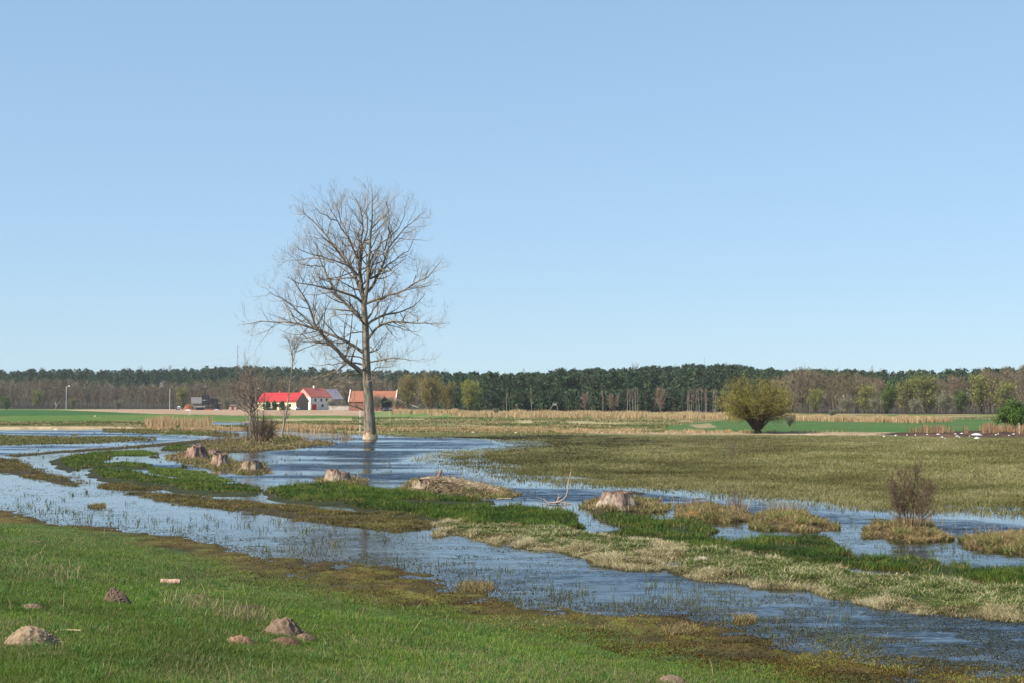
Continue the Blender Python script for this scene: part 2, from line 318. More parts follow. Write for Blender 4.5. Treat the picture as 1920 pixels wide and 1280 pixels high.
# ------------------------------------------------------------------ ground colour
def L(r, g, b): return np.array([r, g, b], float)
def build_ground():
    x, y = GX, GY; sh = x.shape
    px, py = proj(x, np.maximum(y, 0.5), 0.0); r = np.hypot(x, y)
    n1 = fbm(x*0.5, y*0.5, 31); n2 = fbm(x*2.5, y*2.5, 37, 3); n3 = fbm(x*0.05, y*0.05, 41); nf = fbm(px*0.02, py*0.35, 43, 4)
    C = np.zeros(sh+(3,)); C[:] = L(0.05, 0.04, 0.02)
    def mix(mask, col):
        nonlocal C
        mask = np.clip(mask, 0, 1)[..., None]; C = C*(1-mask)+np.asarray(col)*mask
    # bank turf, algae, meadow turf
    b = BANK.sd(x, y, 60.0); a = ALGAE.sd(x, y)
    mix(sstep(-3.0, -1.0, a), L(0.085, 0.06, 0.018)); mix(sstep(-2.5, 0.5, a)*(n2 > 0.55), L(0.10, 0.09, 0.02))
    mix(sstep(-0.5, 0.6, b+(n1-0.5)*2), L(0.055, 0.085, 0.02)); mix(sstep(-0.3, 1, b)*sstep(0.58, 0.7, n2)*0.6, L(0.09, 0.065, 0.03))
    m = MEADOW.sd(x, y, 60.0); mix(sstep(-1, 3, m), L(0.11, 0.105, 0.04)); mix(sstep(0, 3, m)*sstep(0.45, 0.65, nf), L(0.15, 0.125, 0.055))
    for p in STRAW: mix(sstep(-0.4, 0.1, p.sd(x, y)+(n2-.5)), L(0.045, 0.034, 0.016))
    mix((STRAW[6].sd(x, y) > 0.05)*1.0*(n1 > 0.5), L(0.04, 0.05, 0.018))
    for p in LUSH: mix(sstep(-0.4, 0.1, p.sd(x, y)), L(0.028, 0.034, 0.012))
    for p in MIDG: mix(sstep(-0.4, 0.1, p.sd(x, y)), L(0.06, 0.085, 0.018))
    for p in STUMPI: mix(sstep(-0.4, 0.1, p.sd(x, y)), L(0.05, 0.038, 0.022))
    for p in LEFTM: mix(sstep(-2, 1, p.sd(x, y)), L(0.10, 0.09, 0.03))
    mix((r < 125)*sstep(.045, .0, GZ)*.75, L(0.03, 0.026, 0.014))
    # far fields
    far = sstep(126, 150, r)
    mix(far, L(0.17, 0.145, 0.06)); mix(far*sstep(0.45, 0.6, nf), L(0.10, 0.13, 0.035)); mix(far*sstep(0.56, 0.66, fbm(px*0.013, py*0.6, 47)), L(0.26, 0.20, 0.10))
    wob = (nf-0.5)*3.0
    def field(pts, col, col2=None):
        p = np.array(pts, float); X = px; Y = py+wob*0.5
        q = Poly.__new__(Poly); q.v = p
        s = q.sd(np.where(r > 100, X, -9e5), Y*1.0, 6.0)
        mk = sstep(-0.4, 0.4, s)*(r > 100); mix(mk, col)
        if col2 is not None: mix(mk*sstep(0.4, 0.65, fbm(px*0.03, py*0.8, 53)), col2)
    field([(-900, 762), (340, 763), (340, 767.5), (-900, 768)], L(0.09, 0.19, 0.035))
    field([(-900, 768.5), (130, 768.5), (300, 777), (0, 781), (-900, 790)], L(0.036, 0.092, 0.02))
    field([(-900, 783), (0, 781), (300, 777), (650, 780), (700, 784), (640, 791), (260, 789), (0, 793), (-900, 800)], L(0.07, 0.13, 0.025), L(0.10, 0.135, 0.03))
    field([(-900, 797), (0, 793), (260, 790), (350, 800), (300, 804), (-900, 802)], L(0.13, 0.115, 0.035), L(0.17, 0.14, 0.06))
    field([(90, 767.5), (400, 766.5), (700, 767), (720, 771), (690, 779), (480, 779.5), (290, 776), (180, 771)], L(0.33, 0.225, 0.14), L(0.30, 0.20, 0.125))
    field([(-900, 802), (0, 802), (160, 801), (300, 803.5), (420, 803.5), (300, 805.5), (100, 806), (-900, 806)], L(0.42, 0.32, 0.19), L(0.3, 0.22, 0.12))
    field([(470, 786), (620, 785), (1100, 786), (1350, 789), (1150, 796), (800, 797), (620, 789), (480, 790)], L(0.31, 0.25, 0.13), L(0.22, 0.2, 0.09))
    field([(700, 771), (1250, 776), (1500, 783), (1500, 787), (1200, 784), (700, 783)], L(0.10, 0.17, 0.04), L(0.2, 0.2, 0.08))
    field([(330, 800), (560, 798), (800, 799), (1100, 800), (1300, 805), (1400, 811), (900, 810), (600, 806.5), (400, 806)], L(0.27, 0.19, 0.09), L(0.2, 0.17, 0.07))
    field([(520, 791), (800, 791), (900, 795), (700, 798), (520, 797)], L(0.08, 0.105, 0.025))
    field([(1150, 801), (1200, 799.5), (1260, 803), (1180, 805)], L(0.05, 0.11, 0.025))
    field([(1245, 808), (1255, 800), (1320, 792), (1360, 789), (1500, 786), (2400, 788), (2400, 808), (1700, 812), (1300, 812)], L(0.05, 0.112, 0.024), L(0.075, 0.11, 0.032))
    field([(1290, 798), (1330, 795), (1345, 803), (1310, 805)], L(0.24, 0.19, 0.1))
    field([(1050, 809), (1300, 811.5), (1660, 812.5), (1720, 815), (1640, 817.5), (1300, 815), (1050, 812)], L(0.36, 0.26, 0.16), L(0.28, 0.2, 0.12))
    field([(1640, 815), (1700, 812.5), (1900, 808.5), (2400, 808), (2400, 822), (1900, 822.5), (1720, 820)], L(0.05, 0.028, 0.018), L(0.11, 0.06, 0.035))
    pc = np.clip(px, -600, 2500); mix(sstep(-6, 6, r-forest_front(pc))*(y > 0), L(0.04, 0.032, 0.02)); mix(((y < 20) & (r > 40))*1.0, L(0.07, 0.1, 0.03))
    C *= (0.8+0.4*n2)[..., None]*(0.85+0.3*n3)[..., None]
    nr, nc = sh; idx = np.arange(nr*nc).reshape(nr, nc)
    q = np.stack([idx[:-1, :-1], idx[1:, :-1], idx[1:, 1:], idx[:-1, 1:]], -1).reshape(-1, 4)[:, ::-1]
    g = Geo(); V = np.stack([x, y, GZ], -1).reshape(-1, 3)
    g.add(np.concatenate([V, [[0, 0, GZ[0, 0]]]]), [(nr*nc, j+1, j) for j in range(nc-1)], q, np.concatenate([C.reshape(-1, 3), [[0.06, 0.09, 0.02]]]))
    o = g.build('ground', M_GROUND, smooth=True); tag(o, kind='structure')
build_ground()

# ------------------------------------------------------------------ water
def build_water():
    ths = np.linspace(-0.6, 0.6, 420); yy = np.concatenate([np.arange(1700, 1000, -6.0), np.arange(1000, 860, -2.0), np.arange(860, 788, -0.8)]); r = CAMZ*F/(yy-HOR)
    T, R = np.meshgrid(ths, r); x = R*np.sin(T); y = R*np.cos(T); g = Geo()
    gz = ground_z(x, y)
    rip = np.zeros(x.shape)
    n = fbm(x*0.35, y*0.12, 61); n2 = fbm(x*0.06+y*.02, y*0.30, 63, 5)
    for p in RIPPLE: rip = np.maximum(rip, sstep(-1.5, 1.5, p.sd(x, y, 4.0)+(n-0.5)*5))
    px, py = proj(x, y, 0)
    rip = np.clip(rip*(0.12+1.1*sstep(0.40, 0.56, n2)), 0, 1)
    # the near arm: breezier towards the lower right
    near = sstep(960, 1080, py)*(.35+.65*sstep(500, 1500, px))
    rip = np.maximum(rip, near*(0.20+.36*sstep(0.38, 0.58, n2)))
    shallow = sstep(-0.3, -0.02, gz)
    weed = np.clip(sstep(0.3, 1.0, shallow), 0, 1)*(1-rip)
    C = np.stack([rip, weed, n], -1).reshape(-1, 3)
    nr, nc = x.shape; idx = np.arange(nr*nc).reshape(nr, nc)
    q = np.stack([idx[:-1, :-1], idx[1:, :-1], idx[1:, 1:], idx[:-1, 1:]], -1).reshape(-1, 4)[:, ::-1]
    g.add(np.stack([x, y, np.zeros_like(x)], -1), None, q, C)
    m, nt, b = mat_base('water')
    a = N(nt, 'ShaderNodeAttribute', attribute_name='Col'); sp = N(nt, 'ShaderNodeSeparateColor'); nt.links.new(a.outputs['Color'], sp.inputs[0])
    mc = N(nt, 'ShaderNodeMix', data_type='RGBA'); mc.inputs[6].default_value = (0.004, 0.010, 0.018, 1); mc.inputs[7].default_value = (0.026, 0.026, 0.012, 1)
    nt.links.new(sp.outputs[1], mc.inputs[0]); nt.links.new(mc.outputs[2], b.inputs['Base Color'])
    b.inputs['Roughness'].default_value = 0.04; b.inputs['IOR'].default_value = 1.33; b.inputs['Specular IOR Level'].default_value = 0.5
    tc = N(nt, 'ShaderNodeTexCoord')
    def wave(scale, stretch, detail=3):
        mp = N(nt, 'ShaderNodeMapping'); mp.inputs['Scale'].default_value = stretch; mp.inputs['Rotation'].default_value = (0, 0, 0.35); nt.links.new(tc.outputs['Object'], mp.inputs[0])
        ns = N(nt, 'ShaderNodeTexNoise'); ns.inputs['Scale'].default_value = scale; ns.inputs['Detail'].default_value = detail; ns.inputs['Distortion'].default_value = 0.3
        nt.links.new(mp.outputs[0], ns.inputs['Vector']); return ns.outputs[0]
    def slope(scale, stretch, k):
        mp = N(nt, 'ShaderNodeMapping'); mp.inputs['Scale'].default_value = stretch; mp.inputs['Rotation'].default_value = (0, 0, 0.3); nt.links.new(tc.outputs['Object'], mp.inputs[0])
        ns = N(nt, 'ShaderNodeTexNoise'); ns.inputs['Scale'].default_value = scale; ns.inputs['Detail'].default_value = 3; ns.inputs['Distortion'].default_value = 0.4
        nt.links.new(mp.outputs[0], ns.inputs['Vector']); sb = N(nt, 'ShaderNodeVectorMath', operation='SUBTRACT'); nt.links.new(ns.outputs['Color'], sb.inputs[0]); sb.inputs[1].default_value = (.5, .5, .5)
        ml = N(nt, 'ShaderNodeVectorMath', operation='MULTIPLY'); nt.links.new(sb.outputs[0], ml.inputs[0]); ml.inputs[1].default_value = (k, k*1.2, 0); return ml.outputs[0]
    s1 = slope(8.0, (1, 2.6, 1), 1.0); s2 = slope(1.4, (.6, 1.6, 1), 0.35)
    ad = N(nt, 'ShaderNodeVectorMath', operation='ADD'); nt.links.new(s1, ad.inputs[0]); nt.links.new(s2, ad.inputs[1])
    sm = N(nt, 'ShaderNodeMapping'); sm.inputs['Scale'].default_value = (.8, 2.6, 1); sm.inputs['Rotation'].default_value = (0, 0, .12); nt.links.new(tc.outputs['Object'], sm.inputs[0])
    sn = N(nt, 'ShaderNodeTexNoise'); sn.inputs['Scale'].default_value = 1.0; sn.inputs['Detail'].default_value = 5; sn.inputs['Roughness'].default_value = .62; nt.links.new(sm.outputs[0], sn.inputs['Vector'])
    sr = N(nt, 'ShaderNodeMapRange'); sr.inputs[1].default_value = .38; sr.inputs[2].default_value = .6; sr.inputs[3].default_value = .25; sr.inputs[4].default_value = 1.25; nt.links.new(sn.outputs[0], sr.inputs[0])
    rp = N(nt, 'ShaderNodeMath', operation='MULTIPLY'); nt.links.new(sp.outputs[0], rp.inputs[0]); nt.links.new(sr.outputs[0], rp.inputs[1]); RIP = rp.outputs[0]
    am = N(nt, 'ShaderNodeMapRange'); am.inputs[3].default_value = 0.07; am.inputs[4].default_value = 0.85; nt.links.new(RIP, am.inputs[0])
    sc_ = N(nt, 'ShaderNodeVectorMath', operation='SCALE'); nt.links.new(ad.outputs[0], sc_.inputs[0]); nt.links.new(am.outputs[0], sc_.inputs['Scale'])
    a2 = N(nt, 'ShaderNodeVectorMath', operation='ADD'); nt.links.new(sc_.outputs[0], a2.inputs[0]); bz = N(nt, 'ShaderNodeCombineXYZ'); bm = N(nt, 'ShaderNodeMath', operation='MULTIPLY'); nt.links.new(RIP, bm.inputs[0]); bm.inputs[1].default_value = -0.235; nt.links.new(bm.outputs[0], bz.inputs[1]); bz.inputs[2].default_value = 1.0
    nt.links.new(bz.outputs[0], a2.inputs[1])
    nn = N(nt, 'ShaderNodeVectorMath', operation='NORMALIZE'); nt.links.new(a2.outputs[0], nn.inputs[0])
    nt.links.new(nn.outputs[0], b.inputs['Normal'])
    o = g.build('water', m, smooth=True); tag(o, kind='structure'); return
    w1 = wave(5.0, (1, 1.5, 1)); w2 = wave(1.3, (0.7, 1.4, 1))
    st = N(nt, 'ShaderNodeMapRange'); st.inputs[3].default_value = 0.0035; st.inputs[4].default_value = 0.05; nt.links.new(sp.outputs[0], st.inputs[0])
    b1 = N(nt, 'ShaderNodeBump'); b1.inputs['Strength'].default_value = 1.0; nt.links.new(w1, b1.inputs['Height']); nt.links.new(st.outputs[0], b1.inputs['Distance'])
    b2 = N(nt, 'ShaderNodeBump'); b2.inputs['Strength'].default_value = 1.0; b2.inputs['Distance'].default_value = 0.012; nt.links.new(w2, b2.inputs['Height']); nt.links.new(b1.outputs[0], b2.inputs['Normal'])
    nt.links.new(b2.outputs[0], b.inputs['Normal'])
    o = g.build('water', m, smooth=True); tag(o, kind='structure')
build_water()

# ------------------------------------------------------------------ blades
def blades(g, x, y, z, h, wd, col, lean=0.35, tipc=1.15):
    """bent two-segment blades: arrays"""
    n = len(x); a = rng.random(n)*2*math.pi; la = rng.random(n)*2*math.pi; le = lean*(0.3+rng.random(n)*1.2)*h
    dx, dy = np.cos(a)*wd*0.5, np.sin(a)*wd*0.5; lx, ly = np.cos(la)*le, np.sin(la)*le
    V = np.empty((n, 5, 3))
    V[:, 0] = np.stack([x-dx, y-dy, z], 1); V[:, 1] = np.stack([x+dx, y+dy, z], 1)
    V[:, 2] = np.stack([x+dx*.8+lx*.35, y+dy*.8+ly*.35, z+h*.55], 1); V[:, 3] = np.stack([x-dx*.8+lx*.35, y-dy*.8+ly*.35, z+h*.55], 1)
    V[:, 4] = np.stack([x+lx, y+ly, z+h*np.sqrt(np.clip(1-(le/h)**2*.5, .2, 1))], 1)
    b = np.arange(n)[:, None]*5
    C = np.repeat(col[:, None], 5, 1); C[:, 4] *= tipc
    g.add(V.reshape(-1, 3), b+np.array([[3, 2, 4]]), b+np.array([[0, 1, 2, 3]]), C.reshape(-1, 3))
def palette(n, cols, wts, noise=None, jit=0.18):
    cols = np.array(cols); wts = np.array(wts, float)
    if noise is None: t = rng.random(n)
    else: t = np.clip(noise+rng.normal(0, 0.22, n), 0, 0.9999)
    i = np.searchsorted(np.cumsum(wts/wts.sum()), t); i = np.clip(i, 0, len(cols)-1)
    return cols[i]*(1+rng.normal(0, jit, (n, 1)))*(1+rng.normal(0, 0.05, (n, 3)))
def sample_poly(poly, n, edge=0.0, jitter=0.25):
    """screen-even points in a polygon -> world x, y"""
    p = poly.pix; x0, x1 = max(p[:, 0].min()-8, -150), min(p[:, 0].max()+8, 2070); y0, y1 = p[:, 1].min()-4, min(p[:, 1].max()+4, 1750)
    m = int(n); px = rng.uniform(x0, x1, m); py = rng.uniform(y0, y1, m)
    x, y = unproj(px, py, 0)
    s = poly.sd(x, y)+(fbm(x*1.3, y*1.3, 77)-0.5)*jitter*4*np.clip(np.hypot(x, y)/40, .4, 1.5)
    k = s > edge; return x[k], y[k], s[k]
def pxw(y, w, k=0.55): return np.maximum(w, k*y/1422.0)

def build_bank_grass():
    g = Geo(); x0 = []; y0 = []
    n = 760000; px = rng.uniform(-150, 2070, n); py = rng.uniform(960, 1700, n)
    x, y = unproj(px, py, 0); s = BANK.sd(x, y, 60.0)+(fbm(x*1.1, y*1.1, 81)-0.5)*1.6+(fbm(x*5, y*5, 82, 2)-.5)*.8
    k = s > 0.3; x, y, s = x[k], y[k], s[k]
    z = ground_z(x, y)
    qx, qy = proj(x, y, z); k = (qy < 1330); x, y, z, s = x[k], y[k], z[k], s[k]
    n = len(x); cl = fbm(x*1.6, y*1.6, 83); c2 = fbm(x*0.45, y*0.45, 85); c3 = fbm(x*6, y*6, 86, 2)
    dead = sstep(0.46, 0.66, fbm(x*0.35+y*0.1, y*0.5, 88))
    h = (0.014+0.026*cl+0.026*rng.random(n)*c3*2)*(0.6+0.4*np.clip(s, 0, 1.5)/1.5); h *= 1+0.6*(rng.random(n) < 0.05)
    col = palette(n, [(0.065, 0.135, 0.022), (0.085, 0.175, 0.028), (0.12, 0.20, 0.035), (0.13, 0.16, 0.045), (0.26, 0.22, 0.10)], [3, 4, 3, 1.4, 0.35], None)
    col *= (0.5+0.95*c2)[:, None]*(.8+.4*fbm(x*.8+9, y*.8, 87))[:, None]; col *= np.array([1.12, 1.0, .72])
    dk = (rng.random(n) < 0.04+0.30*dead); col[dk] = palette(dk.sum(), [(0.30, 0.26, 0.13), (0.22, 0.18, 0.09), (0.16, 0.13, 0.07)], [2, 2, 1])
    ed = s < 2.2; yl = ed & (rng.random(n) < 0.6*sstep(2.2, .6, s)); col[yl] = palette(yl.sum(), [(0.14, 0.22, 0.03), (0.17, 0.15, 0.03)], [2.6, 1])
    blades(g, x, y, z-0.005, h, pxw(y, 0.004, 0.5), col, 0.55)
    # coarse taller tufts
    m = 420; px = rng.uniform(-60, 1500, m); py = rng.uniform(1010, 1600, m); tx, ty = unproj(px, py, 0)
    k = BANK.sd(tx, ty, 60.0) > 0.8; tx, ty = tx[k], ty[k]; per = 26
    X = np.repeat(tx, per)+rng.normal(0, .035, len(tx)*per); Y = np.repeat(ty, per)+rng.normal(0, .035, len(tx)*per); k2 = np.repeat(rng.random(len(tx)), per)
    col = palette(len(X), [(0.07, 0.16, 0.025), (0.10, 0.21, 0.04), (0.15, 0.22, 0.06)], [2, 3, 1]); 
    blades(g, X, Y, ground_z(X, Y)-.005, 0.06+0.07*rng.random(len(X))*(0.5+k2), pxw(Y, .005, .5), col, 0.8)
    o = g.build('grass', M_BLADE); tag(o, 'short green turf on the near bank', kind='stuff')
    # dead stalks
    g = Geo(); m = 1500; px = np.concatenate([rng.normal(365, 26, 260), rng.normal(455, 34, 340), rng.normal(90, 60, 200), rng.uniform(-60, 1900, 700)])
    py = np.concatenate([rng.normal(1180, 14, 260), rng.normal(1215, 16, 340), rng.normal(1110, 18, 200), rng.uniform(1000, 1500, 700)])
    x, y = unproj(px, py, 0); k = BANK.sd(x, y, 60.) > .3; x, y = x[k], y[k]
    blades(g, x, y, ground_z(x, y), 0.08+0.22*rng.random(len(x))**2, pxw(y, .004, .5), palette(len(x), [(0.34, 0.28, 0.15), (0.22, 0.17, 0.09)], [1, 1]), 0.9)
    o = g.build('dead_grass', M_STRAW); tag(o, 'pale dead stalks standing in the bank turf', kind='stuff')
build_bank_grass()

def build_algae():
    g = Geo(); x, y, s = sample_poly(ALGAE, 620000, -1.6, 0.5)
    z = ground_z(x, y); b = BANK.sd(x, y, 60.0)
    dens = sstep(-0.07, 0.0, z)*(0.35+0.65*sstep(0.4, 0.6, fbm(x*1.5, y*1.5, 91)))
    k = (rng.random(len(x)) < dens+0.05) & (b < 0.8); x, y, z = x[k], y[k], np.maximum(z[k], -0.004)
    c = fbm(x*0.8, y*0.8, 93); c = np.clip((c-0.3)*2.2, 0, 1)
    col = palette(len(x), [(0.05, 0.032, 0.01), (0.11, 0.07, 0.016), (0.15, 0.12, 0.022), (0.13, 0.15, 0.028), (0.22, 0.16, 0.07)], [2.2, 3, 2.4, 1.6, .6], c)
    blades(g, x, y, z-.003, 0.012+0.03*rng.random(len(x)), pxw(y, .013, .6), col, 1.5, 1.0)
    o = g.build('algae', M_STRAW); tag(o, 'brown and olive mat of algae and drowned grass along the near water edge', kind='stuff')
build_algae()

def strips():
    # straw tussocks
    g = Geo()
    for i, p in enumerate(STRAW):
        big = i >= 5; x, y, s = sample_poly(p, [60000, 22000, 26000, 110000, 80000, 330000, 520000][i], -0.1, 0.2)
        if big: kq = p.sd(x, y-.35)+(fbm(x*1.1, y*1.1, 108)-.5)*.9 > -.12; x, y, s = x[kq], y[kq], s[kq]
        n = fbm(x*1.4, y*1.4, 101); c1 = fbm(x*0.7, y*0.7, 103)
        px, py = proj(x, y, 0)
        green = np.zeros(len(x), bool)
        if big:
            k = rng.random(len(x)) < .25+.75*sstep(.36, .48, fbm(x*1.8, y*2.4, 109, 3)); x, y, s, n, c1, green = x[k], y[k], s[k], n[k], c1[k], green[k]
            # the top of the strip (away from the camera) is green, its front face straw
            inner = sstep(0.1, .5, p.sd(x+.15, y-0.85)+(c1-.5)*1.2); green = rng.random(len(x)) < (0.12+0.72*inner)
        else: k = (rng.random(len(x)) < 0.05+0.95*sstep(0.49, 0.57, n)); x, y, s, n, green = x[k], y[k], s[k], n[k], green[k]; c1 = c1[k]
        z = np.maximum(ground_z(x, y), -0.02); N_ = len(x)
        c = np.clip((fbm(x*2.2, y*2.2, 105)-0.25)*1.7, 0, 1)
        if big: c = np.clip(c*.6+.9*(fbm(x*2.6, y*2.6, 107, 3)-.36)+.05, 0, 1); col = palette(N_, [(0.10, 0.08, 0.03), (0.30, 0.24, 0.12), (0.44, 0.37, 0.21), (0.50, 0.43, 0.27)], [1.2, 2.2, 3, 2.4], c)*1.08
        else: col = palette(N_, [(0.10, 0.085, 0.03), (0.17, 0.13, 0.05), (0.26, 0.20, 0.09), (0.13, 0.14, 0.03)], [2.2, 3, 1.5, 1.5], c)
        col[green] = palette(green.sum(), [(0.06, 0.115, 0.02), (0.095, 0.155, 0.028), (0.16, 0.17, 0.05)], [2, 3, 1])
        cl_ = fbm(x*2.6, y*2.6, 107, 3)
        h = (0.03+0.13*sstep(.35, .6, cl_)*(.4+.6*rng.random(N_))) if big else (0.03+0.09*n*rng.random(N_)*1.6)
        h = np.where(green, h*0.75, h)
        blades(g, x, y, z-.01, h*1.1, pxw(y, .005, .48), col*.92, 1.15, 1.1)
    for p in TUFT:
        x, y, s = sample_poly(p, 1700, -0.05, .2); z = np.maximum(ground_z(x, y), -.02)
        blades(g, x, y, z, 0.02+.13*rng.random(len(x))**1.7, pxw(y, .006, .6), palette(len(x), [(0.28, 0.2, 0.1), (0.2, 0.15, 0.07), (0.12, 0.12, 0.04)], [2, 2, 1]), 0.9)
    o = g.build('dead_grass', M_STRAW); tag(o, 'straw coloured tussock grass on the low ridges between the water arms', kind='stuff')
    # lush sedge
    g = Geo(); D_ = [70000, 70000, 130000, 170000, 420000, 9000, 4000, 4000, 9000, 9000]
    for i, p in enumerate(LUSH):
        x, y, s = sample_poly(p, D_[i], 0.12, .35); kq = p.sd(x, y-(1.3 if i != 4 else .35)*np.clip(y/45, .4, 1.6)) > -.1; x, y, s = x[kq], y[kq], s[kq]
        n = fbm(x*1.2, y*1.2, 111); n2 = fbm(x*4, y*4, 113, 2); N_ = len(x)
        gap = fbm(x*1.1+7, y*2.0, 119, 4); kk = rng.random(N_) < 0.04+0.96*sstep(.40, .49, gap+.08*(s > 1.2)); x, y, s, n, n2 = x[kk], y[kk], s[kk], n[kk], n2[kk]; N_ = len(x); edge = s < 0.6
        col = palette(N_, [(0.028, 0.056, 0.009), (0.048, 0.095, 0.012), (0.085, 0.145, 0.018), (0.15, 0.17, 0.03)], [2, 3, 3, 1.2], np.clip((n-.25)*1.8, 0, 1))
        low = rng.random(N_) < np.where(edge, 0.5, 0.08+0.62*sstep(.48, .58, fbm(x*1.3, y*1.6, 118))); col[low] = palette(low.sum(), [(0.22, 0.15, 0.05), (0.14, 0.12, 0.03), (0.30, 0.24, 0.1)], [2, 2, 1])
        h = (0.05+0.21*n2*n*2)*(0.5+0.6*rng.random(N_)); h = np.where(low, h*0.6, h)
        if i in (6, 7): h = h*2.2
        if i in (0, 1, 8, 9): h *= .9
        blades(g, x, y, np.maximum(ground_z(x, y), -.05)-.01, h, pxw(y, .009, .6), col, 0.55, 1.05)
    for i, p in enumerate(MIDG):
        x, y, s = sample_poly(p, 15000, -0.1, .2)
        blades(g, x, y, np.maximum(ground_z(x, y), -.02), 0.04+.06*rng.random(len(x)), pxw(y, .02, .8), palette(len(x), [(0.11, 0.16, 0.02), (0.15, 0.19, 0.03), (0.07, 0.12, 0.02)], [1, 1, 1]), 1.0)
    o = g.build('sedge', M_BLADE); tag(o, 'lush dark green sedge growing in strips through the water', kind='stuff')
    # growth on the stump islands
    g = Geo(); D_ = [26000, 8000, 24000, 18000, 26000, 34000, 38000, 40000, 34000]
    for i, p in enumerate(STUMPI):
        x, y, s = sample_poly(p, int(D_[i]*1.3), -0.15, .45); n = fbm(x*2.4, y*2.4, 117, 3); kk = rng.random(len(x)) < .1+.9*sstep(.38, .5, n); x, y, s, n = x[kk], y[kk], s[kk], n[kk]; N_ = len(x)
        col = palette(N_, [(0.11, 0.09, 0.035), (0.22, 0.155, 0.075), (0.33, 0.24, 0.12), (0.12, 0.14, 0.035)], [1.5, 3, 2.4, 1.6], np.clip((n-.25)*1.9, 0, 1))
        blades(g, x, y, np.maximum(ground_z(x, y), -.02)-.01, 0.03+0.17*sstep(.35, .65, n)*rng.random(N_)*1.3, pxw(y, .008, .6), col, 0.95)
    # upright old stalks
    for (px0, py0, sx_, sy_, m_) in [(1465, 962, 22, 6, 160), (1380, 960, 14, 6, 160), (850, 908, 30, 4, 150), (1720, 990, 28, 6, 260), (1860, 1008, 40, 5, 120), (645, 822, 10, 3, 200), (905, 918, 24, 3, 120), (455, 824, 40, 5, 500), (600, 826, 25, 3, 150), (1300, 952, 20, 5, 120)]:
        x, y = unproj(rng.normal(px0, sx_, m_), rng.normal(py0, sy_, m_), 0)
        blades(g, x, y, np.maximum(ground_z(x, y), -.02), 0.15+.35*rng.random(m_)**1.5, pxw(y, .005, .4), palette(m_, [(0.28, 0.19, 0.12), (0.36, 0.27, 0.16), (0.15, 0.1, 0.06)], [2, 2, 1]), 0.35)
    o = g.build('weeds', M_STRAW); tag(o, 'brown and olive weeds covering the low stump islands', kind='stuff')
strips()

def build_meadow():
    g = Geo(); n = 900000
    px = rng.uniform(-120, 2040, n); py = 806+(rng.random(n)**0.85)*190
    x, y = unproj(px, py, 0); m = MEADOW.sd(x, y, 60.0); z = ground_z(x, y)
    dens = sstep(-0.10, 0.01, z)*sstep(-3.0, 1.5, m)
    dens = np.where(py < np.interp(px, [0, 1000, 1100, 1640, 1700, 2100], [0, 0, 817.5, 818.5, 823.5, 824]), 0, dens)
    # thinner, drowned growth towards the lower left of the meadow
    k = (rng.random(n) < dens+0.02*(m > -3)) & (m > -4) & (y < 165); px, py, x, y, z, m = [t[k] for t in (px, py, x, y, z, m)]
    N_ = len(x); c1 = fbm(px*0.006, py*0.11, 121, 4); c2 = fbm(x*0.5, y*0.25, 123)
    pale = sstep(1050, 1750, px)*sstep(838, 870, py)
    t = np.clip((c1-0.5)*1.7+0.54+(c2-.5)*.9+0.26*pale-0.22*(1-sstep(820, 850, py))*sstep(1900, 1300, px), 0, 1)
    col = palette(N_, [(0.11, 0.08, 0.022), (0.125, 0.12, 0.03), (0.165, 0.16, 0.045), (0.25, 0.215, 0.085), (0.34, 0.28, 0.15)], [2, 3, 3.2, 2.5, 1.5], t)
    wet = z < 0.01; col[wet] *= 0.88; col *= np.array([1.0, 1.03, .95])
    col = col*.55+.45*col.mean(0)*(.55+.9*t[:, None]); col *= .9
    h = (0.05+0.10*c2*rng.random(N_)*1.6)*(1+0.5*pale)*np.where(wet, .8, 1)
    blades(g, x, y, np.maximum(z, -.01)-.005, h, pxw(y, .008, .55), col, 0.8, 1.1)
    for i, p in enumerate(LEFTM):
        x, y, s = sample_poly(p, 16000, -1.5, 1.0)
        blades(g, x, y, np.maximum(ground_z(x, y), -.01), .05+.09*rng.random(len(x)), pxw(y, .02, .8), palette(len(x), [(0.12, 0.11, 0.03), (0.15, 0.15, 0.045), (0.1, 0.075, 0.03)], [2, 2, 1]), .8)
    # far fields, coarse tufts
    n = 90000; px = rng.uniform(-100, 2020, n); py = rng.uniform(783, 812, n); x, y = unproj(px, py, 0); z = ground_z(x, y); k = z > 0.03
    fp = np.array([(1245, 812), (1255, 800), (1350, 788), (2400, 786), (2400, 822), (1640, 822)], float); q = Poly.__new__(Poly); q.v = fp
    k &= q.sd(px, py, 5.) < 0; q.v = np.array([(90, 767), (700, 767), (690, 780), (290, 777)], float); k &= q.sd(px, py, 5.) < 0
    k &= (px > 300) | (py < 800); k &= (px > 660) | (py > 791.5); k &= fbm(px*0.02, py*.5, 127) > .42
    x, y, z, px, py = x[k], y[k], z[k], px[k], py[k]
    t = np.clip((fbm(px*0.008, py*.35, 131)-.5)*3+.5, 0, 1)
    blades(g, x, y, z, .1+.18*rng.random(len(x)), pxw(y, .03, .8), palette(len(x), [(0.09, 0.12, 0.03), (0.16, 0.15, 0.05), (0.25, 0.19, 0.09), (0.33, 0.25, 0.13)], [2, 2, 2, 1.2], t), .8)
    o = g.build('meadow_grass', M_BLADE); tag(o, 'olive and straw coloured wet meadow grass beyond the water', kind='stuff')
build_meadow()

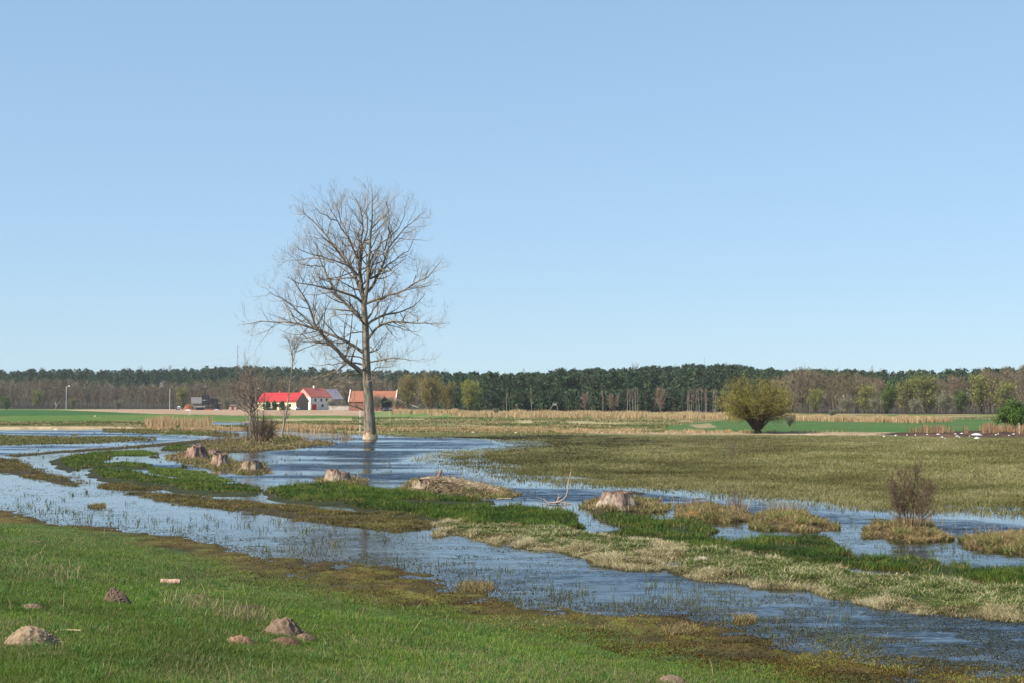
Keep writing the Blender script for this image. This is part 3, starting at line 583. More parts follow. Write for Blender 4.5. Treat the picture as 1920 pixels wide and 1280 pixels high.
def build_flecks():
    """bits of weed just breaking the surface of the water"""
    g = Geo(); n = 800000; px = rng.uniform(-120, 2040, n); py = 808+(rng.random(n)**0.9)*470
    x, y = unproj(px, py, 0); z = ground_z(x, y)
    w = fbm(x*0.5, y*0.22, 141); w2 = fbm(x*1.6, y*2.2, 143, 4)
    rip = np.zeros(n)
    for p in RIPPLE: rip = np.maximum(rip, sstep(-1, 1, p.sd(x, y)))
    near = sstep(985, 1060, py)*0.35+sstep(-6, -1, ALGAE.sd(x, y, 8.))*0.35
    dens = (0.10+near+0.75*sstep(0.44, 0.62, w))*sstep(0.42, 0.56, w2)*(1-0.85*rip)
    k = (z < -0.005) & (rng.random(n) < dens); x, y, px, py = x[k], y[k], px[k], py[k]
    col = palette(len(x), [(0.04, 0.038, 0.016), (0.075, 0.07, 0.02), (0.10, 0.10, 0.025), (0.15, 0.12, 0.05)], [3, 3, 1.5, .7], np.clip(fbm(x*.4, y*.4, 145)*1.6-.4, 0, 1))
    blades(g, x, y, np.full(len(x), -.003), .006+.022*rng.random(len(x))**2, pxw(y, .008, .55), col, 1.9, 1.0)
    # short upright shoots
    m = 5200; px = rng.uniform(-100, 2020, m); py = 815+rng.random(m)*400; x, y = unproj(px, py, 0); k = (ground_z(x, y) < -.01) & (fbm(x*.6, y*.3, 147) > .52); x, y = x[k], y[k]
    per = 5; X = np.repeat(x, per)+rng.normal(0, .05, len(x)*per); Y = np.repeat(y, per)+rng.normal(0, .05, len(x)*per)
    blades(g, X, Y, np.full(len(X), -.01), .05+.12*rng.random(len(X)), pxw(Y, .006, .5), palette(len(X), [(0.06, 0.07, 0.02), (0.1, 0.12, 0.03), (0.16, 0.12, 0.06)], [2, 2, 1]), .6)
    o = g.build('water_weeds', M_STRAW); tag(o, 'dark flecks of drowned weed breaking the water surface', kind='stuff')
build_flecks()

def build_reeds():
    g = Geo()
    def belt(pts, n, h0, h1, cols=None, w=.03, thr=.35, kk=.4):
        n = int(n*1.8)
        p = np.array(pts, float); q = Poly.__new__(Poly); q.v = p
        px = rng.uniform(p[:, 0].min(), p[:, 0].max(), n); py = rng.uniform(p[:, 1].min(), p[:, 1].max(), n)
        k = (q.sd(px, py, 5.) > 0); px, py = px[k], py[k]; x, y = unproj(px, py, 0.1)
        c = fbm(px*.04, py*.3, 151); k = c > thr; x, y, c, px = x[k], y[k], c[k], px[k]
        hn = fbm(px*.05, px*0, 153)
        blades(g, x, y, ground_z(x, y), (h0+(h1-h0)*rng.random(len(x)))*(0.55+.9*hn), pxw(y, w, kk), palette(len(x), cols or [(0.30, 0.19, 0.09), (0.42, 0.29, 0.15), (0.50, 0.37, 0.22)], [1, 2, 1]), .18)
    belt([(800, 771), (1100, 773.5), (1300, 776), (1500, 781), (1500, 786), (1250, 785), (1000, 783.5), (880, 782), (800, 779)], 26000, .5, 1.1)
    belt([(1480, 784), (1600, 786), (1720, 788), (1790, 791), (1720, 793), (1600, 791), (1480, 789)], 16000, .5, 1.0, thr=.2)
    belt([(735, 773), (860, 774), (860, 777), (735, 776)], 3000, .8, 1.5)
    belt([(268, 800), (330, 799), (400, 801), (460, 803), (400, 805), (300, 805)], 9000, .25, .5)
    belt([(270, 799), (285, 796), (345, 797), (350, 802), (290, 803)], 1500, .8, 1.5, w=.03, thr=.25, kk=.35)
    belt([(345, 797), (400, 799), (395, 802), (350, 802)], 500, .8, 1.6, w=.03, thr=.25, kk=.3)
    belt([(420, 802), (560, 800), (680, 804), (680, 807), (560, 806), (420, 806)], 9000, .2, .5)
    belt([(700, 803), (1000, 804), (1300, 808), (1600, 811), (1300, 812), (900, 810), (700, 808)], 12000, .1, .35)
    belt([(1700, 811), (1790, 809), (1930, 806), (1930, 812), (1800, 813)], 3800, .35, .95, cols=[(0.22, 0.12, 0.07), (0.34, 0.21, 0.12), (0.27, 0.2, 0.1)], thr=.42)
    o = g.build('reeds', M_STRAW); tag(o, 'tan dry reeds standing in belts along the far fields', kind='stuff')
build_reeds()
# ------------------------------------------------------------------ branching
def polyline(pts, n):
    p = np.array(pts, float); d = np.r_[0, np.cumsum(np.linalg.norm(np.diff(p, axis=0), axis=1))]
    # smooth by Catmull-ish resampling
    t = np.linspace(0, d[-1], n); q = np.stack([np.interp(t, d, p[:, i]) for i in range(p.shape[1])], 1)
    for _ in range(2): q[1:-1] = q[1:-1]*.5+(q[:-2]+q[2:])*.25
    return q
def spawn(Pp, R, k, length, t0=0.15, t1=1.0, ang=(35, 60), up=0.35, npts=5, taper=0.25, rk=0.6, wig=0.12, rmin=0.004, rr=None):
    """k children on every parent polyline; all with npts points"""
    r_ = rr or rng; m, n, _ = Pp.shape
    t = t0+(t1-t0)*(np.arange(k)[None]+r_.random((m, k)))/k; s = t*(n-1); i = np.clip(s.astype(int), 0, n-2); f = s-i
    mi = np.arange(m)[:, None]
    p0 = Pp[mi, i]*(1-f[..., None])+Pp[mi, i+1]*f[..., None]; T = Pp[mi, i+1]-Pp[mi, i]; T = T/(np.linalg.norm(T, axis=2, keepdims=True)+1e-9)
    r0 = R[mi, i]*(1-f)+R[mi, i+1]*f
    L_ = (length*np.ones((m, 1)) if np.ndim(length) == 0 else np.asarray(length)[:, None])*(1.15-0.65*t)*(0.6+0.7*r_.random((m, k)))
    W = r_.normal(size=(m, k, 3)); W -= (W*T).sum(2, keepdims=True)*T; W /= np.linalg.norm(W, axis=2, keepdims=True)+1e-9
    a = np.radians(ang[0]+(ang[1]-ang[0])*r_.random((m, k)))[..., None]
    d = np.cos(a)*T+np.sin(a)*W
    out = np.empty((m, k, npts, 3)); out[:, :, 0] = p0; st = L_[..., None]/(npts-1)
    for j in range(1, npts):
        d = d+np.array([0, 0, up])/(npts-1)*1.3+r_.normal(size=d.shape)*wig; d /= np.linalg.norm(d, axis=2, keepdims=True); out[:, :, j] = out[:, :, j-1]+d*st
    R0 = np.maximum(np.minimum(r0*rk, L_*0.035), rmin); Rr = R0[..., None]*np.linspace(1, taper, npts)
    return out.reshape(-1, npts, 3), np.maximum(Rr.reshape(-1, npts), rmin*0.5)
def leaf_tris(g, C, size, col, n_rand=rng):
    m = len(C); A = n_rand.normal(size=(m, 3, 3))*size[:, None, None] if np.ndim(size) else n_rand.normal(size=(m, 3, 3))*size
    g.add((C[:, None]+A).reshape(-1, 3), np.arange(m*3).reshape(-1, 3), None, np.repeat(col, 3, 0))

# ------------------------------------------------------------------ the big bare tree
def big_tree():
    base = ground_at(693, 823); Y = float(base[1]); k = 440.0/1083.0
    def W(zx, zy, dy=0.0): p = at_depth(430+zx*k, 320+zy*k, Y); p[0] *= (Y+dy)/Y; p[1] += dy; p[2] = CAMZ+(p[2]-CAMZ)*(Y+dy)/Y; return p
    s = k*Y/F   # metres per zoom pixel
    root = empty('poplar_tree', (float(W(650, 1240)[0]), Y, 0.0), 'tall bare tree with a bark-stripped pale base, standing alone in the water', 'tree')
    ox = np.array(root.location)
    g = Geo()
    tp = np.array([W(x, z) for x, z in [(651, 1246), (650, 1225), (649, 1200), (645, 1120), (642, 1050), (637, 980), (633, 920), (631, 860), (630, 800), (629, 740), (627, 700), (623, 650), (620, 610)]])
    tr = np.array([33, 31, 27.5, 25.5, 23.5, 21, 19.5, 18.2, 17, 16, 15.5, 14, 12.5])*s*0.97
    def trunkmesh(P_, R_, sides, col):
        q = polyline(np.c_[P_, R_], 60); P2 = q[:, :3]; R2 = q[:, 3]
        a = np.arange(sides)*2*math.pi/sides; Z = P2[:, 2][:, None]
        nz = 1+0.05*(fbm(np.cos(a)[None]*3+5+Z*0, np.sin(a)[None]*3+Z*0.25, 201)-.5)*4+0.03*np.sin(a*5+Z*.3)
        fl = 1+0.10*np.maximum(0, np.cos(a*4+1))[None]*np.exp(-(Z-Z.min())/0.9)
        X = P2[:, None]+np.stack([np.cos(a)[None]*R2[:, None]*nz*fl, np.sin(a)[None]*R2[:, None]*nz*fl, 0*nz], -1)
        idx = np.arange(60*sides).reshape(60, sides); qd = np.stack([idx[:-1], np.roll(idx, -1, 1)[:-1], np.roll(idx, -1, 1)[1:], idx[1:]], -1).reshape(-1, 4)
        return X.reshape(-1, 3), qd
    X, qd = trunkmesh(tp, tr, 28, None)
    zc = W(650, 1207)[2]
    # bark above, bare wood collar below
    wob = zc+0.12*np.sin(np.arctan2(X[:, 1]-Y, X[:, 0]-ox[0])*3)+0.1*(fbm(X[:, 0]*6, X[:, 1]*6, 203)-.5)
    col = np.where((X[:, 2] > wob)[:, None], L(0.25, 0.205, 0.15), L(0.20, 0.08, 0.035))
    g.add(X, None, qd, col)
    tr_ob = g.build('trunk', M_BARK, None, smooth=True)
    tr_ob.parent = root; tr_ob.matrix_parent_inverse = root.matrix_world.inverted()
    def par(o): 
        o.parent = root; o.location = (-ox[0], -ox[1], -ox[2]); return o
    par(tr_ob); tr_ob.matrix_parent_inverse.identity()
    g = Geo(); q = polyline(np.c_[np.array([W(651, 1250), W(651, 1236), W(650, 1222), W(650, 1212), W(650, 1206)]), np.array([38, 35, 32, 29, 28.0])*s], 20)
    a = np.arange(36)*2*math.pi/36
    rr_ = q[:, 3][:, None]*(1+0.06*np.cos(a*4+1)+0.04*fbm(np.cos(a)*4+4, np.sin(a)*4, 207)[None]); tz = q[:, 2][:, None]+0*rr_; tz[-1] += 0.12*np.sin(a*3)+.1*(fbm(a*4, a*0, 209)-.5)
    X = np.stack([q[:, 0][:, None]+np.cos(a)*rr_, q[:, 1][:, None]+np.sin(a)*rr_, tz], -1).reshape(-1, 3)
    idx = np.arange(20*36).reshape(20, 36); qd = np.stack([idx[:-1], np.roll(idx, -1, 1)[:-1], np.roll(idx, -1, 1)[1:], idx[1:]], -1).reshape(-1, 4)
    tt = np.repeat(np.linspace(0, 1, 20), 36)[:, None]; cc = L(0.46, 0.40, 0.27)*(1-tt)+L(0.44, 0.28, 0.17)*tt; cc = np.where(tt < .12, L(0.20, 0.17, 0.10), cc)
    par(g.add(X, None, qd, cc).build('bare_collar', M_STUMP, None, smooth=True))
    # limbs traced; each gets its own depth slope so the crown is round
    limbs = [
        ([(612, 932), (560, 895), (500, 835), (440, 780), (400, 735), (375, 680), (370, 610), (345, 565), (300, 515), (270, 470)], 11, -.45),
        ([(612, 838), (560, 800), (500, 770), (430, 745), (380, 720), (330, 705), (250, 697), (180, 690), (110, 700), (40, 715)], 8, .25),
        ([(400, 733), (330, 660), (270, 610), (200, 570), (140, 530)], 5, -.1),
        ([(610, 692), (560, 650), (510, 590), (470, 540), (445, 480), (420, 420), (400, 360), (393, 300)], 8.5, .5),
        ([(608, 615), (560, 570), (490, 550), (420, 538), (370, 528), (310, 515), (240, 490)], 7, -.5),
        ([(618, 620), (602, 540), (585, 470), (560, 435), (520, 410), (480, 345), (450, 300), (420, 260), (370, 210), (330, 180), (295, 155)], 9, .35),
        ([(590, 480), (560, 440), (480, 415), (420, 390), (330, 375), (280, 330)], 5, -.4),
        ([(480, 425), (400, 400), (320, 410), (225, 425)], 4, .6),
        ([(610, 560), (598, 480), (590, 400), (540, 300), (500, 230), (470, 170), (435, 95)], 6.5, -.6),
        ([(620, 615), (612, 540), (600, 460), (605, 380), (612, 300), (627, 235), (612, 170), (585, 120), (555, 70)], 9.5, .1),
        ([(622, 615), (635, 530), (648, 490), (640, 430), (650, 350), (655, 280), (660, 200), (668, 120), (655, 45)], 9, -.5),
        ([(655, 270), (690, 230), (730, 190), (765, 90)], 4, .5),
        ([(605, 360), (640, 280), (635, 180), (640, 70)], 4.5, 1.2),
        ([(640, 560), (690, 500), (708, 440), (716, 370), (760, 320), (820, 260), (860, 210), (912, 180)], 7.5, .45),
        ([(640, 440), (690, 340), (760, 300), (800, 230), (820, 160), (800, 140)], 5, -.6),
        ([(650, 500), (720, 450), (780, 400), (830, 370), (860, 290)], 5, .9),
        ([(636, 612), (700, 585), (770, 570), (840, 535), (900, 500), (950, 460), (985, 405)], 7, -.35),
        ([(645, 712), (680, 680), (740, 660), (800, 655), (850, 630), (890, 600), (910, 555)], 6.5, .6),
        ([(648, 785), (670, 740), (700, 698), (760, 693), (830, 705), (900, 712), (960, 706), (1015, 700)], 7, -.3),
        ([(650, 842), (690, 822), (705, 795), (700, 760)], 4, .8), ([(700, 700), (740, 735), (775, 790)], 3, .3),
        ([(655, 882), (720, 866), (800, 866), (870, 876), (905, 862)], 4, -.5),
        ([(613, 892), (560, 880), (480, 890), (410, 902), (365, 885)], 4.5, .5),
        ([(613, 865), (560, 850), (500, 860), (440, 870)], 3.5, 1.0),
        ([(612, 745), (570, 740), (520, 770), (470, 800), (390, 800)], 3.2, -.9),
        ([(612, 660), (560, 668), (500, 660), (450, 690), (430, 740)], 3.0, 1.1),
        ([(620, 1100), (600, 1088), (550, 1080), (510, 1070), (470, 1040)], 3.2, -.6),
        ([(612, 935), (560, 935), (500, 955), (460, 985), (420, 1000)], 3.5, -.9),
        ([(660, 800), (700, 850), (700, 905), (660, 950)], 2.5, -1.0),
        ([(650, 930), (700, 900), (740, 910), (790, 890)], 2.5, 1.2),
        # limbs coming towards and going away from the viewer
        ([(622, 720), (590, 650), (540, 600), (480, 560)], 5, -1.8), ([(640, 690), (680, 620), (740, 560), (790, 520)], 5, 1.9),
        ([(560, 435), (480, 330), (400, 310), (330, 300)], 4, .8), ([(500, 230), (430, 200), (370, 130)], 3, -.4), ([(540, 300), (500, 180), (490, 90)], 3.5, .9),
        ([(716, 370), (740, 280), (740, 200), (720, 120)], 3.5, -.8), ([(430, 440), (340, 440), (260, 370)], 3, -.6), ([(840, 535), (870, 470), (860, 400)], 2.5, .8)]
    LP = []; LR = []; LT = []
    limbs = [([(a, b if b > 300 else 300-(300-b)*.93) for a, b in p_], r_, s_) for p_, r_, s_ in limbs]
    for i, (pts, r, sl_) in enumerate(limbs):
        if abs(pts[0][0]-628) < 45 and pts[0][1] > 600: pts = [(.65*627+.35*pts[0][0], pts[0][1]+3)]+pts[1:]
        p = polyline(pts, 12); d = np.r_[0, np.cumsum(np.linalg.norm(np.diff(p, axis=0), axis=1))]
        x0 = 630 if len(pts) else 0; lat = np.abs(p[:, 0]-p[0, 0]); dep = sl_*(0.4*lat+0.35*d)*s
        if i in (2, 7, 11, 20): dep = dep+(-.1 if i == 2 else .4)*60*s
        LP.append([W(a_[0], a_[1], dd) for a_, dd in zip(p, dep)]); LR.append(r*s*np.linspace(1.0, .05, 12)**.9)
        LT.append(d[-1]*s)
    LP = np.array(LP); LR = np.array(LR); LT = np.array(LT)
    LP[:, 1:] += rng.normal(0, .05, LP[:, 1:].shape)
    g = Geo(); g.tubes(LP, LR, 8, L(0.19, 0.155, 0.11)); par(g.build('limbs', M_BARK, None, smooth=True))
    # second, third order, twigs
    P2 = []; R2 = []
    for i in range(len(LP)):
        kk = int(max(6, LT[i]*2.0)); a, b_ = spawn(LP[i:i+1], LR[i:i+1], kk, 0.42*LT[i]**0.75+1.1, 0.10, .93, (38, 72), .35, 6, .22, .5, .15, .010); P2.append(a); R2.append(b_)
    P2 = np.concatenate(P2); R2 = np.concatenate(R2)
    P3, R3 = spawn(P2, R2, 6, 1.2, .1, 1.0, (35, 70), .4, 5, .35, .6, .2, .0065)
    P4, R4 = spawn(P3, R3, 5, .5, .1, 1.0, (25, 65), .35, 3, .5, .7, .2, .0048)
    c2 = L(0.17, 0.135, 0.095); g = Geo(); g.tubes(P2, R2, 5, c2*(0.8+.4*rng.random((len(P2), 1)))); par(g.build('branches', M_BARK, None))
    g = Geo(); g.tubes(P3, R3, 3, L(0.29, 0.23, 0.165)*(0.75+.5*rng.random((len(P3), 1))), cap=False); g.tubes(P4, R4, 3, L(0.38, 0.31, 0.22)*(0.75+.5*rng.random((len(P4), 1))), cap=False)
    tips = P4[:, -1]; sel = rng.random(len(tips)) < .35; leaf_tris(g, tips[sel], 0.022, palette(int(sel.sum()), [(0.33, 0.24, 0.13), (0.28, 0.22, 0.1)], [1, 1]))
    par(g.build('twigs', M_TWIG, None))
    return len(P2), len(P3), len(P4)
print('big tree', big_tree())

# ------------------------------------------------------------------ small trees and bushes
def local_tree(name, loc, label, cat, stems, lv2, lv3, colb, colt, leaves=None, group=None, mat_t=None):
    root = empty(name, loc, label, cat, group)
    g = Geo(); SP = np.array([polyline(np.array(s_[0]), 10) for s_ in stems]); SR = np.array([s_[1]*np.linspace(1, .2, 10) for s_ in stems])
    g.tubes(SP, SR, 7, colb); g.build('trunk', M_BARK, root, smooth=True)
    g = Geo(); P2, R2 = spawn(SP, SR, *lv2[:2], **lv2[2]); g.tubes(P2, R2, 4, np.array(colb)*.95*(0.8+.4*rng.random((len(P2), 1))), cap=False)
    P3, R3 = spawn(P2, R2, *lv3[:2], **lv3[2]); g.tubes(P3, R3, 3, np.array(colt)*(0.7+.6*rng.random((len(P3), 1))), cap=False)
    if leaves:
        n, size, cols, sp = leaves; i = rng.integers(0, len(P3), n); f = rng.random(n)[:, None]; C = P3[i, -1]*f+P3[i, 1]*(1-f)+rng.normal(0, sp, (n, 3)); leaf_tris(g, C, size, palette(n, cols, [1]*len(cols)))
    g.build('crown', mat_t or M_TWIG, root); return root
def gx(px, py): return ground_at(px, py)

# willow on the dike
p = gx(1420, 812)
def dome(n, h, w, zc, r, base=.5, z0=.6, low=-.55):
    out = []
    for i in range(n):
        a = random.random()*2*math.pi; e = low+(1.0-low)*random.random(); ce = math.sqrt(max(0, 1-e*e)); f = random.uniform(.62, 1.0)
        x1, y1, z1 = math.cos(a)*ce*w*f, math.sin(a)*ce*w*f, zc+(e*(h-zc) if e > 0 else e*(zc-z0))*f
        b0 = (math.cos(a)*base*ce, math.sin(a)*base*ce, z0); zm = z0+(z1-z0)*.55+.9*ce
        out.append(([b0, (x1*.25, y1*.25, z0+(zm-z0)*.45), (x1*.62, y1*.62, zm), (x1, y1, z1)], r*(.5+.7*random.random())))
    return out
def fan(n, h, w, r, lean0=.25, z0=0.0, base=.25):
    out = []
    for i in range(n):
        a = random.random()*2*math.pi; q = math.sqrt(random.random()); x1, y1 = math.cos(a)*w*q, math.sin(a)*w*q; hh = h*math.sqrt(max(.05, 1-q*q*.72))*(.85+.25*random.random())
        b0 = (math.cos(a)*base*q, math.sin(a)*base*q, z0)
        out.append(([b0, (b0[0]+x1*.22, b0[1]+y1*.22, z0+hh*.22), (x1*.65, y1*.65, z0+hh*.6), (x1*1.0, y1*1.0, z0+hh)], r*(.5+.7*random.random())))
    return out
st = [([(0, 0, -.1), (.05, 0, .4), (0, 0, .75)], .5)]+dome(120, 5.75, 4.35, 2.75, .042, base=.4, z0=.4)
local_tree('willow_tree', (p[0], p[1], p[2]), 'broad round willow with a yellow-green haze of buds, alone on the far dike', 'tree', st,
           (14, 1.2, dict(t0=.3, t1=.97, ang=(25, 75), up=.02, npts=5, rk=.5, rmin=.012)), (7, .75, dict(t0=.1, t1=1, ang=(20, 55), up=.2, npts=3, rmin=.009)),
           (0.055, 0.045, 0.03), (0.19, 0.16, 0.05), (17000, .027, [(0.30, 0.28, 0.035), (0.34, 0.32, 0.05), (0.22, 0.20, 0.045)], .2))
# green bush right
p = gx(1908, 807)
local_tree('green_shrub', tuple(p), 'dense fresh green bush at the right edge of the far dike beside a thin post', 'bush', dome(34, 3.0, 2.1, 1.3, .04, base=.3, z0=.1),
           (14, .9, dict(t0=.1, t1=1, ang=(25, 60), up=.3, npts=4, rmin=.01)), (6, .4, dict(npts=3, rmin=.006)), (0.06, 0.05, 0.03), (0.08, 0.09, 0.03), (15000, .06, [(0.06, 0.115, 0.02), (0.085, 0.15, 0.03), (0.05, 0.09, 0.02)], .14))
# thorny bush on its own island
p = gx(1707, 993)
st = fan(20, 1.5, .55, .008, base=.2)
local_tree('bare_bush', tuple(p), 'leafless brown thorn bush rising from a small grassy island in the right channel', 'bush', st,
           (17, .36, dict(t0=.2, t1=1, ang=(30, 65), up=.25, npts=4, rmin=.0036, rk=.5)), (7, .17, dict(npts=3, rmin=.003)), (0.12, 0.08, 0.055), (0.13, 0.085, 0.055), (1500, .012, [(0.12, 0.08, 0.05)], .03))
# faint seedlings
for (px_, py_, h_, lab) in [(1372, 865, 1.5, 'thin dead-looking sapling far out in the pale meadow, left of the thorn bush'), (1384, 962, .85, 'thin bare sapling on the grassy islet right of the orange stump'), (648, 822, 1.1, 'small pinkish bare shrub on the left spit, just left of the big tree'), (715, 790, 1.0, 'tiny bare shrub right beside the big trunk on the far shore')][:3]:
    p = gx(px_, py_)
    local_tree('bare_sapling', tuple(p), lab, 'sapling', fan(5, h_, h_*.3, .010, base=.05), (9, h_*.35, dict(npts=4, rmin=.004)), (4, h_*.15, dict(npts=3, rmin=.003)), (0.14, 0.10, 0.07), (0.16, 0.11, 0.08))
# small birch-like tree leaning right, and the thicket left of it
p = gx(528, 816); Yt = p[1]
def rel(px, py, dy=0): q = at_depth(px, py, Yt); return (q[0]-p[0], dy, q[2]-p[2])
t_st = [([rel(528, 818), rel(531, 800), rel(537, 775), rel(541, 745), rel(546, 700), rel(549, 676)], .09), ([rel(549, 678), rel(546, 655), rel(541, 634)], .055), ([rel(549, 678), rel(555, 655), rel(560, 640, .3)], .055), ([rel(548, 690), rel(550, 660, -.3), rel(548, 634, -.4)], .05),
        ([rel(530, 808), rel(531, 790, .2), rel(533, 770, .4)], .07)]
local_tree('birch_tree', tuple(p), 'slender bare tree with a long leaning trunk and small crown on the left spit', 'tree', t_st,
           (14, 1.3, dict(t0=.45, t1=1, ang=(35, 75), up=.15, npts=5, rmin=.012)), (8, .7, dict(npts=4, rmin=.007, up=.3)), (0.24, 0.20, 0.15), (0.24, 0.19, 0.13))
p = gx(484, 824); Yt = p[1]
t_st = []
for (a, b_, c_, r_) in [((492, 824), (470, 760), (469, 700), .09), ((470, 818), (469, 770), (466, 715), .09), ((484, 822), (478, 775), (464, 690), .08), ((489, 822), (493, 770), (492, 700), .045), ((478, 824), (466, 740), (462, 674), .08), ((482, 822), (468, 740), (472, 690), .07), ((480, 822), (455, 775), (447, 720), .05), ((486, 822), (486, 780), (480, 705), .06)]:
    dy = random.uniform(-1, 1); t_st.append(([rel(*a), rel((a[0]+b_[0])/2, (a[1]+b_[1])/2, dy*.3), rel(*b_, dy*.7), rel(*c_, dy)], r_))
local_tree('birch_tree', tuple(p), 'clump of thin pale bare stems with a reddish twig haze on the left spit', 'tree', t_st,
           (15, 2.3, dict(t0=.33, t1=1, ang=(35, 75), up=.3, npts=5, rmin=.009)), (8, .9, dict(npts=4, rmin=.006, up=.3)), (0.27, 0.22, 0.17), (0.22, 0.155, 0.105))
p = gx(486, 828)
local_tree('brushwood', tuple(p), 'dense dark tangle of low bare shrub at the foot of the pale stems', 'bush', fan(26, 1.9, 1.6, .025, base=.7),
           (12, .9, dict(t0=.1, npts=4, rmin=.009)), (5, .45, dict(npts=3, rmin=.006)), (0.09, 0.065, 0.04), (0.13, 0.09, 0.06))
p = gx(415, 835)
local_tree('brushwood', tuple(p), 'low thin brown shrub on the spit left of the dark tangle and behind the stumps', 'bush', fan(14, 1.0, 1.2, .012, base=.6),
           (9, .5, dict(t0=.1, npts=4, rmin=.005)), (4, .25, dict(npts=3, rmin=.004)), (0.15, 0.11, 0.07), (0.16, 0.12, 0.08))
# uprooted root plate / leaning log at the birch foot
p = gx(517, 822); root = empty('fallen_log', tuple(p), 'broken grey log with splintered reddish end lying at the foot of the leaning birch', 'log')
g = Geo(); sc = float(p[1])/F
def LP_(*pts): return np.array([[(a-517)*sc, d, (822-b_)*sc] for a, b_, d in pts])
g.tubes(polyline(LP_((505, 802, .3), (511, 806, .1), (520, 813, 0), (533, 820, -.3)), 8), np.linspace(.2, .12, 8), 9, L(0.17, 0.14, 0.10)); g.build('trunk', M_BARK, root, smooth=True)
g = Geo(); g.tubes(polyline(LP_((506, 802, .2), (506, 810, 0), (509, 820, -.2)), 6), np.linspace(.24, .12, 6), 9, L(0.12, 0.10, 0.07)); g.tubes(polyline(LP_((509, 806, .2), (513, 816, 0), (517, 823, -.2)), 6), np.linspace(.12, .08, 6), 7, L(0.2, 0.17, .12)); g.build('broken_roots', M_BARK, root, smooth=True)
g = Geo(); g.tubes(LP_((520, 812, -.12), (528, 817, -.2), (534, 820, -.3)), [.09, .08, .03], 7, L(0.36, 0.17, 0.1)); g.build('splintered_end', M_STUMP, root)

# ------------------------------------------------------------------ stumps
def stump(px, py, wtop, wbot, h, label, col=(0.30, 0.20, 0.14), col_low=(0.42, 0.36, 0.24), seed=0, tilt=0.0, topc=(0.17, 0.11, 0.08), jag=.26, roots=6):
    p = gx(px, py); m = float(p[1])/F; wt, wb, hh = wtop*m/2, wbot*m/2, h*m
    p[1] += wb*.8; root = empty('tree_stump', (p[0], p[1], min(p[2], .1)-.05), label, 'stump', 'cut tree stumps in the water')
    S = 56; K = 16; a = np.arange(S)*2*math.pi/S; r_ = np.random.default_rng(seed); ph = r_.random(3)*6
    flare = .5+.5*np.cos(a*roots+ph[0]+.8*np.sin(a*2+ph[1])); t = np.linspace(0, 1, K)[:, None]
    rad = wt+(wb-wt)*(1-t)**1.15*(0.8+0.4*flare[None]); rad = rad*(1+.07*(fbm(np.cos(a)[None]*3+seed+t*.4, np.sin(a)[None]*3+t*.4, 221)-.5)*2+.03*np.cos(a*roots+ph[0])[None])
    rad = rad*(1+.16*(fbm(a[None]*7+t*.5, a[None]*0+t*1.2+seed, 223, 3)-.5)*2)
    top = hh*(1+jag*(fbm(np.cos(a)*2+seed, np.sin(a)*2, 225)-.5)*3+tilt*np.cos(a)); z = t*top[None]+.0
    X = np.stack([np.cos(a)*rad, np.sin(a)*rad, z], -1); idx = np.arange(K*S).reshape(K, S)
    qd = np.stack([idx[:-1], np.roll(idx, -1, 1)[:-1], np.roll(idx, -1, 1)[1:], idx[1:]], -1).reshape(-1, 4)
    n = fbm(a[None]*5+t*0, t*2.0+a[None]*0+seed, 227, 3)[..., None]; n3 = fbm(a[None]*2.2+seed, t*1.5, 229, 3)[..., None]
    C = L(*col)*(0.25+.85*n); C = C*(1-sstep(.5, .62, n3)*.75)+L(0.34, 0.27, 0.20)*sstep(.5, .62, n3)*.75
    lw = (sstep(.34, .05, t+0*a)[..., None])*.85; C = C*(1-lw)+L(*col_low)*(0.7+.6*n)*lw
    rimm = sstep(.93, 1.0, t+0*a)[..., None]; C = C*(1-rimm)+L(*topc)*rimm
    g = Geo(); g.add(X.reshape(-1, 3), None, qd, C.reshape(-1, 3)); g.build('bark', M_STUMP, root, smooth=True)
    g = Geo(); ks = np.linspace(1, 0, 9)[:, None]; xr = rad[-1][None]*ks*.985; zz = (top[None]*ks+(1-ks)*hh*(1+.05))-.012+.03*hh*(fbm(np.cos(a)*5*ks+seed, np.sin(a)*5*ks, 231)-.5)*3
    X = np.stack([np.cos(a)*xr, np.sin(a)*xr, zz], -1); idx = np.arange(9*S).reshape(9, S); qd = np.stack([idx[:-1], np.roll(idx, -1, 1)[:-1], np.roll(idx, -1, 1)[1:], idx[1:]], -1).reshape(-1, 4)
    rg = (.8+.35*np.sin(ks*40)[..., None]*np.ones((9, S, 1))); g.add(X.reshape(-1, 3), None, qd, (L(*topc)*1.2*rg).reshape(-1, 3)); g.build('cut_top', M_STUMP, root)
    STB.append((p[0], p[1], wb, hh)); return root
STB = []
stump(363, 860, 32, 46, 25, 'pale pinkish stump, leftmost and largest of the three close together', (0.34, 0.20, 0.15), (0.50, 0.42, 0.26), 1)
stump(400, 854, 20, 30, 12, 'dark half-hidden low stump behind the two left stumps', (0.20, 0.13, 0.10), (0.25, 0.2, 0.14), 2)
stump(409, 873, 25, 38, 23, 'narrow light brown stump, middle of the three close together', (0.34, 0.22, 0.15), (0.45, 0.37, 0.25), 3)
stump(469, 884, 32, 44, 20, 'brown straw-covered stump, rightmost of the three close together', (0.27, 0.19, 0.12), (0.25, 0.21, 0.11), 4)
stump(632, 905, 38, 54, 23, 'low broken stump with a pale slanting left edge, standing alone behind the dark sedge', (0.34, 0.24, 0.17), (0.40, 0.33, 0.22), 5, -.12, jag=.35)
stump(792, 922, 36, 50, 24, 'stump with a tangle of dead branches heaped on its right side', (0.30, 0.23, 0.13), (0.28, 0.24, 0.12), 6)
stump(1160, 954, 52, 84, 33, 'broad greyish stump with flaring roots right of the forked dead branch', (0.25, 0.17, 0.13), (0.42, 0.38, 0.30), 7, roots=7, jag=.12)
